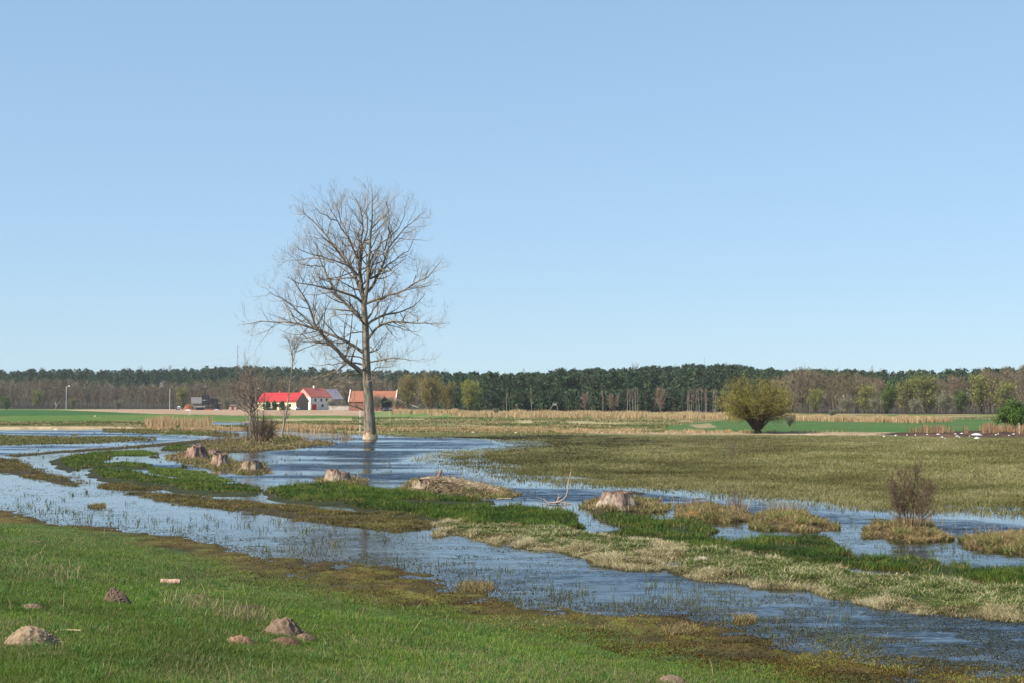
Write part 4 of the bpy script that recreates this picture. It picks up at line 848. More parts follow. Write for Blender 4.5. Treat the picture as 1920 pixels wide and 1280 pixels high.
stump(1303, 972, 28, 44, 14, 'small rotten orange stump on the islet between the broad stump and the thorn bush', (0.34, 0.16, 0.06), (0.3, 0.2, 0.1), 8, jag=.3, topc=(0.30, 0.13, 0.05))

g = Geo()
for sx_, sy_, wb, hh in STB:
    n = 1500; a = rng.random(n)*2*math.pi; q = wb*(.72+.75*rng.random(n)**1.5); x = sx_+np.cos(a)*q; y = sy_+np.sin(a)*q; k = fbm(x*3, y*3, 233) > .36; x, y = x[k], y[k]
    blades(g, x, y, np.full(len(x), 0.0)+.05, (.05+.30*hh*rng.random(len(x))**1.5), pxw(y, .008, .6), palette(len(x), [(0.16, 0.12, 0.05), (0.30, 0.23, 0.12), (0.38, 0.29, 0.16), (0.13, 0.14, 0.035)], [2, 3, 2, 1]), .9)
o = g.build('dead_grass', M_STRAW); tag(o, 'shaggy dry grass growing round the feet of the stumps', kind='stuff')
# heap of dead branches by the sixth stump
p = gx(850, 922); root = empty('branch_pile', (p[0], p[1]+.2, max(p[2], 0)), 'long low heap of dead branches and straw right of the sixth stump', 'branches')
m_ = float(p[1])/F; g = Geo(); PL = []; RL = []
for i in range(1300):
    cx = random.betavariate(1.2, 1.9)*150-48; hgt_ = max(.05, .5*(1-max(0, cx+10)/115)) if cx > -10 else .5; x = cx*m_; y = random.gauss(0, .28); z = random.random()*hgt_
    a = random.gauss(0, .7) if random.random() < .7 else random.random()*6; l = random.uniform(.1, .38); q = np.array([x, y, z]); d = np.array([math.cos(a), math.sin(a)*.7, random.gauss(-.05, .3)]); pts = [q-d*l*.5, q+np.array([0, 0, random.gauss(0.02, .03)]), q+d*l*.5]
    PL.append(pts); RL.append(np.array([1, .8, .4])*random.uniform(.003, .011))
g.tubes(np.array(PL), np.array(RL), 4, palette(len(PL), [(0.34, 0.25, 0.15), (0.46, 0.36, 0.23), (0.24, 0.17, 0.1)], [2, 2, 1.4])); 
g.build('branches', M_TWIG, root)
g = Geo()
for (pts, r) in [([(-62, 24), (-40, 27), (-20, 20)], .05), ([(-35, 18), (-28, 28), (-24, 38), (-22, 42)], .07), ([(-45, 20), (-47, 8), (-52, -6)], .05), ([(-50, 22), (-36, 12), (-40, -2)], .04), ([(-28, 36), (-33, 40)], .04), ([(-20, 20), (10, 15), (40, 8)], .04)]:
    q = polyline(np.array([[a*m_, -.15+.01*a*0, b_*m_] for a, b_ in pts]), 7); g.tubes(q, r*np.linspace(1, .5, 7), 7, L(0.24, 0.16, 0.11))
g.build('thick_branches', M_BARK, root, smooth=True)
# forked dead branch
p = gx(1038, 946); m_ = float(p[1])/F; root = empty('dead_branch', (p[0], p[1], max(p[2], 0)), 'forked bleached dead branch like an antler left of the broad stump', 'branch'); g = Geo()
for pts, r in [([(-8, 2), (6, 1), (18, 8), (27, 15), (29, 21), (24, 26), (27, 40), (31, 55), (32, 60)], .026), ([(4, 1), (8, 9), (10, 20)], .02), ([(8, 10), (14, 16), (15, 18)], .016), ([(25, 30), (30, 40)], .008), ([(27, 38), (25, 46)], .008), ([(6, 1), (20, 4), (35, 0), (50, -3), (62, -2)], .018), ([(-8, 2), (-20, 10), (-32, 14)], .014), ([(-14, 6), (-18, 13)], .009), ([(-2, 2), (-22, 0), (-50, 12)], .01), ([(31, 52), (33, 66)], .006)]:
    q = polyline(np.array([[a*m_, .04*math.sin(a*.3), b_*m_] for a, b_ in pts]), 10); g.tubes(q, r*np.linspace(1, .35, 10), 7, L(0.42, 0.31, 0.23) if r > .005 else L(.2, .1, .05))
g.build('wood', M_TWIG, root, smooth=True)
def lump(name, px, py, wpx, hpx, label, cat, col, seed=0, mat=None, dpx=None, ax=0.0, group=None, rough=.26, sink=.25):
    p = gx(px, py); m = math.hypot(p[0], p[1])/F; a_, h_ = wpx*m/2*1.12, hpx*m*.98; b_ = (dpx or wpx)*m/2; g = Geo(); S = 72; K = 40
    a = np.arange(S)*2*math.pi/S; t = np.linspace(0, 1, K)[:, None]; rr = t**.8
    nz = fbm(np.cos(a)[None]*rr*3+seed*3.1, np.sin(a)[None]*rr*3, 241+seed, 4)-.5; hz = fbm(np.cos(a)[None]*rr*8+seed, np.sin(a)[None]*rr*8, 251, 4)-.5
    R_ = rr*(1+.3*(fbm(np.cos(a)+seed*1.7, np.sin(a), 243)[None]-.5)*2)
    z = h_*(np.cos(np.clip(t, 0, 1)*math.pi/2)**1.1*(1+.7*nz*rough*2)+hz*rough*1.3*(1-t**3))-.02*t**6-sink*h_*t**8*.5
    X = np.stack([np.cos(a)*R_*a_, np.sin(a)*R_*b_, z], -1); idx = np.arange(K*S).reshape(K, S)
    qd = np.stack([idx[:-1], idx[1:], np.roll(idx, -1, 1)[1:], np.roll(idx, -1, 1)[:-1]], -1).reshape(-1, 4)
    g.add(X.reshape(-1, 3), None, qd, (L(*col)*.72*(.45+.85*(hz+.5)[..., None])).reshape(-1, 3))
    # loose clods
    k = 260; aa = rng.random(k)*2*math.pi; q = rng.random(k)**.6*1.12; cx, cy = np.cos(aa)*q*a_, np.sin(aa)*q*b_; cz = h_*np.cos(np.clip(q, 0, 1)*math.pi/2)*.92
    s_ = (.02+.07*rng.random(k)**3)*h_
    o8 = np.array([(1, 0, 0), (-1, 0, 0), (0, 1, 0), (0, -1, 0), (0, 0, 1), (0, 0, -1.)]); V = (np.stack([cx, cy, cz], 1)[:, None]+o8[None]*s_[:, None, None]*(.7+.6*rng.random((k, 6, 1)))).reshape(-1, 3)
    f = np.array([(0, 2, 4), (2, 1, 4), (1, 3, 4), (3, 0, 4), (2, 0, 5), (1, 2, 5), (3, 1, 5), (0, 3, 5)]); g.add(V, (np.arange(k)[:, None, None]*6+f[None]).reshape(-1, 3), None, L(*col)*1.05)
    o = g.build(name, mat or M_SOIL, None, smooth=True); o.location = (p[0], p[1]+b_*.6, float(ground_z(p[0], p[1]+b_*.6))-.01); o.rotation_euler = (0, 0, ax); return tag(o, label, cat, group)
G_ = 'molehills on the near grass'
lump('molehill', 45, 1208, 100, 30, 'pale sandy molehill at the left edge of the near grass', 'molehill', (0.36, 0.26, 0.165), 1, group=G_)
lump('molehill', 526, 1190, 82, 30, 'largest brown molehill, in the middle of the near grass', 'molehill', (0.25, 0.17, 0.115), 2, group=G_)
lump('molehill', 568, 1199, 46, 12, 'low heap spilling from the right foot of the largest molehill', 'molehill', (0.23, 0.15, 0.10), 3, group=G_, rough=.2)
lump('molehill', 445, 1207, 58, 16, 'small reddish molehill left of and below the largest one', 'molehill', (0.31, 0.19, 0.115), 4, group=G_)
lump('molehill', 532, 1208, 66, 13, 'flat dark brown heap in front of the largest molehill', 'molehill', (0.19, 0.115, 0.07), 5, group=G_, rough=.2)
lump('molehill', 212, 1128, 46, 22, 'dark crumbling molehill behind the pale one, below the lying brick', 'molehill', (0.20, 0.14, 0.10), 6, group=G_, rough=.5)
lump('molehill', 55, 1141, 44, 9, 'flat small molehill above the pale sandy one', 'molehill', (0.29, 0.2, 0.135), 7, group=G_)
lump('molehill', 1262, 1282, 62, 17, 'small molehill cut off by the lower picture edge', 'molehill', (0.27, 0.19, 0.13), 8, group=G_)
lump('molehill', 88, 1151, 16, 4, 'tiny crumb heap right of the flat small molehill', 'molehill', (0.29, 0.2, 0.135), 9, group=G_)
lump('soil_patch', 462, 1142, 60, 7, 'scraped dark soil patch with dead stalks above the largest molehill', 'soil patch', (0.10, 0.07, 0.05), 10, rough=.3)
lump('soil_patch', 365, 1118, 44, 5, 'small reddish bare soil patch right of the lying brick', 'soil patch', (0.20, 0.13, 0.085), 11, rough=.3)
lump('soil_patch', 66, 1015, 22, 3, 'small bare soil spot near the left end of the bank', 'soil patch', (0.20, 0.13, 0.085), 12, rough=.3)
lump('stone', 1318, 1053, 36, 11, 'flat pale stone lying on the straw ridge', 'stone', (0.46, 0.38, 0.28), 13, M_STUMP, 22, rough=.08)
# lying brick, stick, plank
def rod(name, px, py, l_px, r, label, cat, col, ang=0, mat=M_STUMP, flat=1.0, sides=14, bend=0):
    p = gx(px, py); m = float(p[1])/F; l = l_px*m; g = Geo()
    q = np.stack([np.linspace(-l/2, l/2, 14), np.zeros(14), bend*np.sin(np.linspace(0, math.pi, 14))], 1); R = r*(1+.04*np.sin(np.linspace(0, 9, 14))); R[0] *= .93; R[-1] *= .9
    g.tubes(q, R, sides, L(*col)); 
    n0 = np.arange(1, sides-1); g.f3.append(np.stack([0*n0, n0+1, n0], 1))
    o = g.build(name, mat, None, smooth=False); o.location = (p[0], p[1], max(float(ground_z(p[0], p[1])), 0)+r*.8*flat); o.scale = (1, 1, flat); o.rotation_euler = (0, 0, ang); return tag(o, label, cat)
rod('drain_brick', 320, 1094, 37, .045, 'short pinkish clay pipe lying in the near grass', 'brick', (0.38, 0.25, 0.18), -.1)
rod('stick', 123, 1184, 55, .011, 'thin straw-coloured stick lying beside the pale molehill', 'stick', (0.42, 0.33, 0.17), .12, M_TWIG, bend=.01)
rod('plank', 947, 936, 34, .035, 'short pale plank floating between the branch heap and the dead branch', 'plank', (0.44, 0.33, 0.23), .5, flat=.5, sides=4)
rod('plank', 1672, 984, 44, .03, 'weathered grey board lying on the thorn bush island', 'plank', (0.16, 0.13, 0.10), .1, flat=.6, sides=4)
rod('plank', 105, 1182+4, 4, .01, 'crumb of wood at the foot of the pale molehill', 'stick', (0.3, 0.22, 0.12), .5)

# white rubble along the dike
G_ = 'white rubble pieces on the dike'
def rubble(px, py, w_, h_, lab, seed, col=(0.8, 0.79, 0.76)):
    lump('rubble', px, py, w_, h_, lab, 'rubble', col, seed, M_DULL, group=G_, rough=.3)
rubble(1833, 815, 20, 3.5, 'largest white rubble heap on the dark soil, left of the thin post', 20)
rubble(1833, 821.5, 9, 3, 'rounded white lump just below the largest white heap', 21)
for i, (a, b_, w_) in enumerate([(1804, 812, 6), (1792, 813, 5), (1760, 813.5, 7), (1739, 814, 4), (1767, 819, 5), (1795, 817, 6), (1773, 822, 5), (1818, 817, 3), (1868, 814.5, 4), (1892, 816, 3), (1901, 813, 4), (1680, 816, 5), (1658, 817.5, 5), (1701, 815, 3), (1872, 813, 3), (1717, 815, 3), (1799, 819, 2.5)]):
    rubble(a, b_, w_, 1.6, 'small white rubble piece scattered along the dark soil of the dike', 22+i)
for i, (a, b_, w_, lab) in enumerate([(1161, 811, 7, 'small pale heap on the far straw shore in mid picture'), (1190, 811, 7, 'brownish heap right of the small pale heap on the far shore'), (887, 810.5, 6, 'flat whitish lump on the far shore nearest the big tree'), (968, 811, 7, 'second flat whitish lump on the far shore, right of the big tree'), (104, 804, 14, 'pale sandy hump on the far left shoreline'), (94, 846, 5, 'small white lump at the edge of the left inlet'), (178, 780, 5, 'tiny pale lump in the far left green field')]):
    lump('soil_heap', a, b_, w_, 2.2, lab, 'heap', (0.62, 0.52, 0.38) if i != 1 else (0.3, 0.2, 0.12), 50+i, M_SOIL, rough=.2)
# ------------------------------------------------------------------ farm
def gable(root, Lx, Ly, hw, hr, wallc, roofc, over=.35, hip=0.0, mat_roof=None, name='wall'):
    """gabled block, ridge along local x"""
    g = Geo(); x, y = Lx/2, Ly/2
    v = [(-x, -y, 0), (x, -y, 0), (x, y, 0), (-x, y, 0), (-x, -y, hw), (x, -y, hw), (x, y, hw), (-x, y, hw), (-x+hip, 0, hr-.06), (x, 0, hr-.06)]
    g.add(np.array(v, float), [(4, 8, 7), (5, 6, 9)], [(0, 1, 5, 4), (1, 2, 6, 5), (2, 3, 7, 6), (3, 0, 4, 7)], wallc); g.build(name, M_WALL, root)
    g = Geo(); s = (hr-hw)/y; yo = y+over; zo = hw-over*s; xo = x+over; t = .14
    hx = -xo+hip*(1+over/y) if hip else -xo
    top = [(-xo, -yo, zo), (xo, -yo, zo), (xo, 0, hr), (hx, 0, hr), (xo, yo, zo), (-xo, yo, zo)]
    V = np.array(top+[(a, b_, c_+t) for a, b_, c_ in top], float)
    q = [(6, 7, 8, 9), (9, 8, 10, 11), (1, 0, 3, 2), (2, 3, 5, 4), (0, 1, 7, 6), (4, 5, 11, 10), (1, 2, 8, 7), (2, 4, 10, 8)]
    f3 = None
    if hip: f3 = [(0, 5, 3), (6, 9, 11)]
    else: q += [(0, 6, 9, 3), (3, 9, 11, 5)]
    q += [(5, 0, 6, 11)] if hip else []
    g.add(V, f3, q, roofc); return g.build('roof', mat_roof or M_ROOF, root)
def opening(root, name, x, z, w_, h_, y, col, glass=True, side='front', Lx=0):
    g = Geo(); t = .09
    for (a, b_, c_, d) in [(x-w_/2-t, x-w_/2, z, z+h_), (x+w_/2, x+w_/2+t, z, z+h_), (x-w_/2-t, x+w_/2+t, z-t, z), (x-w_/2-t, x+w_/2+t, z+h_, z+h_+t)]:
        if side == 'front': g.box((a, -y-.06, c_), (b_, -y+.02, d), col)
        elif side == 'right': g.box((y-.02, a, c_), (y+.06, b_, d), col)
        else: g.box((-y-.06, a, c_), (-y+.02, b_, d), col)
    fr = g.build(name, M_DULL, root); g = Geo()
    c = (.02, .025, .03) if glass else col
    if side == 'front': g.box((x-w_/2, -y-.02, z), (x+w_/2, -y+.01, z+h_), c)
    elif side == 'right': g.box((y-.01, x-w_/2, z), (y+.02, x+w_/2, z+h_), c)
    else: g.box((-y-.02, x-w_/2, z), (-y+.01, x+w_/2, z+h_), c)
    g.build('pane' if glass else 'leaf', M_GLASS if glass else M_DULL, fr); return fr
def chimney(root, x, z, h_, col=(0.55, 0.45, 0.38), w_=.35):
    g = Geo(); g.box((x-w_, -w_, z-1.0), (x+w_, w_, z+h_), col); g.box((x-w_-.08, -w_-.08, z+h_), (x+w_+.08, w_+.08, z+h_+.15), tuple(np.array(col)*.8)); return g.build('chimney', M_WALL, root)
def far_loc(px, D): 
    x = (px-960)/F*D; return (float(x), float(D), float(ground_z(x, D)))
# yellow farmhouse
r = empty('farmhouse', far_loc(531, 600), 'long single-storey yellow house with a bright red roof, at the left of the farm', 'house', rz=math.radians(-24))
YW = (0.72, 0.60, 0.33); rf = gable(r, 19.0, 9.5, 3.7, 7.2, YW, (0.40, 0.03, 0.03))
g = Geo(); g.box((9.48, -4.6, 0), (9.53, 4.6, 3.7), (0.22, 0.18, 0.13)); g.add(np.array([(9.53, -4.6, 3.7), (9.53, 4.6, 3.7), (9.53, 0, 7.0)]), [(0, 1, 2)], None, (0.22, 0.18, 0.13)); tag(g.build('gable_shade_sheet', M_WALL, r), 'right gable wall with its shade put into the dark brown colour')  # sheet over the right gable, shade of the yellow wall painted in as dark brown
chimney(rf, -1.5, 7.2, .9, (0.3, 0.1, 0.07)); chimney(rf, -9.2, 6.2, .9, (0.75, 0.7, 0.6), .28)
for x in (-6.5, -3.5, .5, 3.2, 6.5): opening(r, 'window', x, 1.3, 1.2, 1.3, 4.75, (0.75, 0.72, 0.65))
opening(r, 'door', -1.5, 0.05, 1.1, 2.1, 4.75, (0.25, 0.14, 0.08), False)
# white house
r = empty('farmhouse', far_loc(588, 612), 'white two-storey house with a faded red roof and red garage door, mid farm', 'house', rz=math.radians(53))
rf = gable(r, 12.5, 9.0, 5.6, 9.3, (0.78, 0.75, 0.66), (0.37, 0.095, 0.07)); g = Geo(); g.add(np.array([(-6.30, -4.5, 5.6), (-6.30, 4.5, 5.6), (-6.30, 0, 9.2)]), [(0, 2, 1)], None, (0.55, 0.3, 0.24)); g.build('gable_cladding', M_WALL, r); chimney(rf, .3, 9.2, 1.1, (0.75, 0.65, 0.55))
for yy_, z in ((-2.4, 3.6), (2.2, 3.6), (2.2, 1.1)): opening(r, 'window', yy_, z, 1.1, 1.3, 6.25, (0.3, 0.25, 0.2), True, 'left')
opening(r, 'door', -2.0, .05, 1.2, 2.2, 6.25, (0.12, 0.1, 0.09), False, 'left')
for x in (-3.4, 0.2, 3.4): opening(r, 'window', x, 3.6, 1.1, 1.2, 4.5, (0.7, 0.68, 0.6))
opening(r, 'garage_door', -4.0, .05, 2.4, 2.3, 4.5, (0.55, 0.02, 0.02), False); opening(r, 'window', 1.0, 1.2, 1.1, 1.2, 4.5, (0.7, 0.68, 0.6))
r = empty('outbuilding', far_loc(616, 624), 'grey-roofed annex joined to the right of the white house', 'building', rz=math.radians(53))
gable(r, 9.5, 8.5, 4.8, 8.9, (0.55, 0.5, 0.42), (0.33, 0.29, 0.34))
g = Geo(); 
for k_ in range(2):
    opening(r, 'window', -2+4*k_, 2.0, 1.0, 1.1, 4.25, (0.6, 0.55, 0.5))
# barn
r = empty('barn', far_loc(701, 545), 'long brick barn with an orange tiled roof and white gable copings behind the big trunk', 'barn', rz=math.radians(-2))
rf = gable(r, 17.6, 9.0, 3.6, 7.4, (0.26, 0.115, 0.075), (0.30, 0.115, 0.065))
for s_ in (-1, 1):
    g = Geo(); x = s_*8.98
    for q_ in (-1, 1):
        A = np.array([(x-.18, q_*5.0, 3.3), (x+.18, q_*5.0, 3.3), (x+.18, 0, 7.75), (x-.18, 0, 7.75)], float); B = A+np.array([0, 0, .35]); g.add(np.concatenate([A, B]), None, [(4, 5, 6, 7), (0, 1, 5, 4), (1, 2, 6, 5), (2, 3, 7, 6), (3, 0, 4, 7), (3, 2, 1, 0)], (0.72, 0.62, 0.52))
    g.build('gable_coping', M_WALL, r)
for x in (-6, -2.5): opening(r, 'window', x, 1.2, 1.0, 1.0, 4.5, (0.2, 0.1, 0.07))
opening(r, 'barn_door', 5.0, .05, 3.0, 3.0, 4.5, (0.10, 0.07, 0.05), False)
# wall, conveyor, sign
r = empty('boundary_wall', far_loc(660, 585), 'low pale wall between the white house and the barn', 'wall'); g = Geo(); g.box((-9.5, -.15, 0), (9.5, .15, 1.6), (0.5, 0.44, 0.37)); g.build('wall_panel', M_WALL, r)
g = Geo(); g.box((-9.6, -.22, 1.6), (9.6, .22, 1.72), (0.6, 0.5, 0.4)); g.build('coping', M_WALL, r)
for i in range(6):
    g = Geo(); x = -8.5+i*3.4; g.box((x-.2, -.25, 0), (x+.2, -.155, 1.5), (0.62, 0.56, 0.48)); g.build('pillar', M_WALL, r)
r = empty('conveyor', far_loc(763, 520), 'slanting grey bale conveyor rising towards the right end of the orange barn', 'conveyor'); g = Geo()
for o_ in (-.35, .35): g.tubes(np.array([(-4.0, o_, 4.3), (4.0, o_, 1.3)]), [.16, .16], 4, (0.45, 0.42, 0.38))
g.box((-3.9, -.3, 4.12), (-3.6, .3, 4.3), (.4, .4, .4)); g.build('belt_frame', M_METAL, r)
for x, z in ((-2.2, 3.5), (2.0, 1.9)):
    g = Geo(); g.tubes(np.array([(x, -.5, 0), (x, 0, z)]), [.06, .06], 5, (.2, .2, .2)); g.tubes(np.array([(x, .5, 0), (x, 0, z)]), [.06, .06], 5, (.2, .2, .2)); g.build('leg', M_METAL, r)
r = empty('red_board', far_loc(748.5, 535), 'small square red board standing right of the barn', 'board'); g = Geo(); g.box((-.8, -.05, .7), (.8, .05, 2.2), (0.55, 0.08, 0.05)); g.build('panel', M_DULL, r)
for s_ in (-.6, .6): g = Geo(); g.box((s_-.05, -.04, 0), (s_+.05, .04, .7), (.15, .12, .1)); g.build('post', M_DULL, r)
# car
def car(px, D, label, col, rz, group=None):
    r = empty('parked_car', far_loc(px, D), label, 'car', group, rz); g = Geo()
    prof = [(-2.1, .35), (-2.1, .85), (-1.75, .95), (-1.2, 1.4), (.6, 1.42), (1.15, .95), (2.0, .8), (2.1, .35)]
    A = np.array([(a, -.82, b_) for a, b_ in prof]+[(a, .82, b_) for a, b_ in prof], float); A[[3, 4, 11, 12], 1] *= .82; n = 8
    g.add(A, [(0, i+1, i) for i in range(1, n-1)]+[(8, 8+i, 9+i) for i in range(1, n-1)], [(i, i+1, i+9, i+8) for i in range(n-1)]+[(7, 0, 8, 15)], col); g.build('body', M_DULL, r)
    g = Geo(); g.box((-1.3, -.76, .96), (.85, .76, 1.3), (.02, .02, .02)); g.build('windows', M_GLASS, r)
    for x in (-1.3, 1.3):
        for s_ in (-1, 1): g = Geo(); g.tubes(np.array([(x, s_*.62, .33), (x, s_*.84, .33)]), [.33, .33], 12, (.02, .02, .02)); g.build('wheel', M_DULL, r)
car(556, 590, 'white car parked between the yellow and the white house', (0.8, 0.8, 0.8), math.radians(75)); car(502, 596, 'grey-blue car standing by the left corner of the yellow house', (0.12, 0.16, 0.22), math.radians(10)); car(728, 528, 'dark car with a light roof in the bushes at the right end of the barn', (0.3, 0.32, 0.36), math.radians(20))
# yard at the left: black stacked sheds, grey barn, orange heap, tank
r = empty('shed', far_loc(372, 640), 'grey gabled shed behind the orange heap', 'shed', rz=math.radians(15)); gable(r, 5.5, 5, 3.0, 5.4, (0.24, 0.2, 0.17), (0.17, 0.155, 0.15))
r = empty('scaffold_frame', far_loc(391, 615), 'black stacked timber framework, tallest thing in the left yard', 'framework'); g = Geo(); BK = (.012, .012, .014)
for x0, x1, z0, z1 in [(-2.6, .2, 4.4, 6.3), (-2.6, .2, 2.2, 3.9), (.2, 2.1, 2.6, 4.8), (2.6, 4.0, .9, 4.7)]:
    g2 = Geo(); g2.box((x0, -1.1, z0), (x1, 1.1, z1), BK); g2.box((x0-.05, -1.18, z0+(z1-z0)*.45), (x1+.05, -1.11, z0+(z1-z0)*.55), (.05, .045, .04)); g2.build('crate_stack', M_DULL, r)
for x in (-2.4, 0, 2.0, 3.9): g.tubes(np.array([(x, -.9, 0), (x, -.9, 4.4)]), [.1, .1], 5, BK); g.tubes(np.array([(x, .9, 0), (x, .9, 4.4)]), [.1, .1], 5, BK)
g.box((-2.6, -.9, 1.6), (4.0, .9, 1.75), (.1, .07, .05)); g.build('frame', M_DULL, r)
r = empty('canopy', far_loc(376, 600), 'low dark open shelter with a pale flat roof in front of the black framework', 'shelter'); g = Geo(); g.box((-2.4, -1.5, 1.45), (2.4, 1.5, 1.62), (0.33, 0.36, 0.32)); g.build('roof', M_ROOF, r)
for x in (-2.2, 2.2):
    for y in (-1.3, 1.3): g = Geo(); g.box((x-.06, y-.06, 0), (x+.06, y+.06, 1.45), (.1, .1, .1)); g.build('post', M_DULL, r)
g = Geo(); g.box((-1.8, -.6, 0), (1.6, .9, .95), (.03, .03, .035)); g.build('stored_box', M_DULL, r)
lump('brick_heap', 352, 767, 19, 10, 'orange brown heap of bricks in the left farmyard', 'heap', (0.34, 0.13, 0.06), 70, M_SOIL, rough=.15)
lump('snow_white_sheet', 352, 768.5, 11, 2.2, 'white sheet lying in front of the orange heap', 'sheet', (0.75, 0.73, 0.68), 71, M_DULL, rough=.1)
lump('red_sheet_heap', 391, 768, 14, 2.2, 'low red heap in front of the black framework', 'heap', (0.45, 0.08, 0.05), 72, M_DULL, rough=.2)
lump('plank_heap', 406, 767.8, 9, 2.0, 'low pale heap right of the low red heap', 'heap', (0.5, 0.5, 0.45), 73, M_DULL, rough=.2)
r = empty('tank', far_loc(336, 600), 'round white tank left of the orange heap', 'tank'); g = Geo(); th_ = np.linspace(-1, 1, 9); g.tubes(np.stack([th_*.1+.1, th_*.8, .9+0*th_], 1), .72*np.sqrt(np.clip(1-(th_*.85)**4, .1, 1)), 16, (.8, .8, .78)); g.build('vessel', M_DULL, r, smooth=True); g = Geo(); g.box((-1.1, -.5, 0), (.3, .5, .35), (.05, .05, .06)); g.build('stand', M_DULL, r)
for px_, w_, h_, c_, lab in [(411, 2.6, 2.6, (0.42, 0.25, 0.18), 'tiny pinkish brick hut right of the black framework'), (438, 3.0, 2.0, (0.45, 0.28, 0.22), 'low pinkish hut half hidden by bushes left of the pale stems'), (478, 3.2, 2.2, (0.5, 0.38, 0.3), 'low pale hut seen through the pale stems')]:
    r = empty('hut', far_loc(px_, 618), lab, 'hut'); gable(r, w_, 3, h_*.75, h_*1.1, c_, (0.12, 0.09, 0.07), over=.15); opening(r, 'door', 0, .05, .8, 1.3, 1.5, (.08, .05, .04), False)

# ------------------------------------------------------------------ poles, lamps, masts
def lamp(px, D, h, label, head=True, group='lamp posts along the farm road'):
    r = empty('street_lamp' if head else 'wooden_pole', far_loc(px, D), label, 'street lamp' if head else 'pole', group if head else None); g = Geo(); g.tubes(np.array([(0, 0, 0), (0, 0, h*.5), (0, 0, h)]), [.17, .14, .11], 8, (0.42, 0.38, 0.33)); g.build('pole', M_WALL, r, smooth=True)
    if head:
        g = Geo(); g.tubes(np.array([(0, 0, h-.3), (.5, 0, h+.05), (1.0, 0, h+.1)]), [.05, .05, .05], 6, (.4, .4, .38)); g.build('arm', M_METAL, r)
        g = Geo(); g.tubes(np.array([(.85, 0, h+.1), (1.15, 0, h+.14), (1.5, 0, h+.1)]), [.14, .26, .14], 8, (.85, .85, .83)); g.build('lamp_head', M_DULL, r)
lamp(125, 640, 10.4, 'street lamp on a tall pole alone in the left field'); lamp(319, 640, 9.6, 'plain tall pole without a lamp left of the farmyard', False); lamp(480, 625, 9.2, 'street lamp just left of the yellow house')
def mast(px, D, ytop, label, wd):
    z = CAMZ+(HOR-ytop)/F*D; x = (px-960)/F*D; r = empty('radio_mast', (x, D, 0), label, 'mast'); g = Geo(); n = int(z/(wd*2.2))
    for i in range(3):
        a = i*2*math.pi/3; g.tubes(np.array([(math.cos(a)*wd, math.sin(a)*wd, 0), (math.cos(a)*wd*.4, math.sin(a)*wd*.4, z)]), [.13*D/1600, .09*D/1600], 4, (0.45, 0.43, 0.44))
    PL = []
    for k_ in range(n):
        for i in range(3):
            a = i*2*math.pi/3; b_ = a+2*math.pi/3; z0 = z*k_/n; z1 = z*(k_+1)/n; f0 = wd*(1-.6*k_/n); f1 = wd*(1-.6*(k_+1)/n); PL.append([(math.cos(a)*f0, math.sin(a)*f0, z0), (math.cos(b_)*f1, math.sin(b_)*f1, z1)])
    PL = np.array(PL); g.tubes(PL, np.full((len(PL), 2), .06*D/1600), 3, (0.5, 0.46, 0.46)); g.build('lattice', M_METAL, r)
    g = Geo(); g.tubes(np.array([(0, 0, z*.80), (0, 0, z*.83)]), [wd*.9, wd*.9], 8, (.5, .4, .4)); g.build('antenna', M_METAL, r)
mast(445, 1500, 645, 'thin lattice mast rising behind the left forest', 1.0); mast(1321, 1400, 670, 'short thin mast tip above the middle of the forest', .8)
for k_, (pts, lab) in enumerate([([(150, 704), (445, 668), (560, 684)], 'upper power cable hanging behind the left forest'), ([(230, 698), (445, 679), (620, 700)], 'lower power cable hanging behind the left forest')]):
    g = Geo()
    for a, b_ in zip(pts[:-1], pts[1:]):
        t = np.linspace(0, 1, 14); px_ = a[0]+(b_[0]-a[0])*t; py_ = a[1]+(b_[1]-a[1])*t+6*t*(1-t); g.tubes(np.array([at_depth(u, v, 1490.) for u, v in zip(px_, py_)]), np.full(14, .07), 4, (.35, .35, .38))
    tag(g.build('power_cable', M_METAL), lab, 'power cable')
# white survey pole at the tree, posts
p = gx(675, 808); r = empty('marker_pole', tuple(p), 'thin white marker pole on the far shore beside the big trunk', 'pole'); g = Geo(); g.tubes(np.array([(0, 0, 0), (0, 0, 2.2)]), [.035, .03], 6, (.75, .74, .7)); g.build('pole', M_DULL, r)
for z in (.7, 1.2): g = Geo(); g.tubes(np.array([(0, 0, z), (0, 0, z+.25)]), [.04, .04], 6, (.06, .05, .05)); g.build('dark_band', M_DULL, r)
for px_, py_, h_, c_, lab in [(1911, 812, .95, (.6, .55, .45), 'thin pale post in front of the green bush at the right edge'), (356, 778, 1.5, (.75, .7, .65), 'short pale post at the edge of the ploughed field'), (730, 781, 1.2, (.7, .66, .6), 'short pale post in the green field right of the big trunk')]:
    p = gx(px_, py_); r = empty('field_post', tuple(p), lab, 'post'); g = Geo(); g.tubes(np.array([(0, 0, -.1), (0, 0, h_)]), [.028, .024], 6, c_); g.build('post', M_STUMP, r); g = Geo(); g.tubes(np.array([(0, 0, h_), (0, 0, h_+.06)]), [.032, .02], 6, c_); g.build('cap', M_STUMP, r)
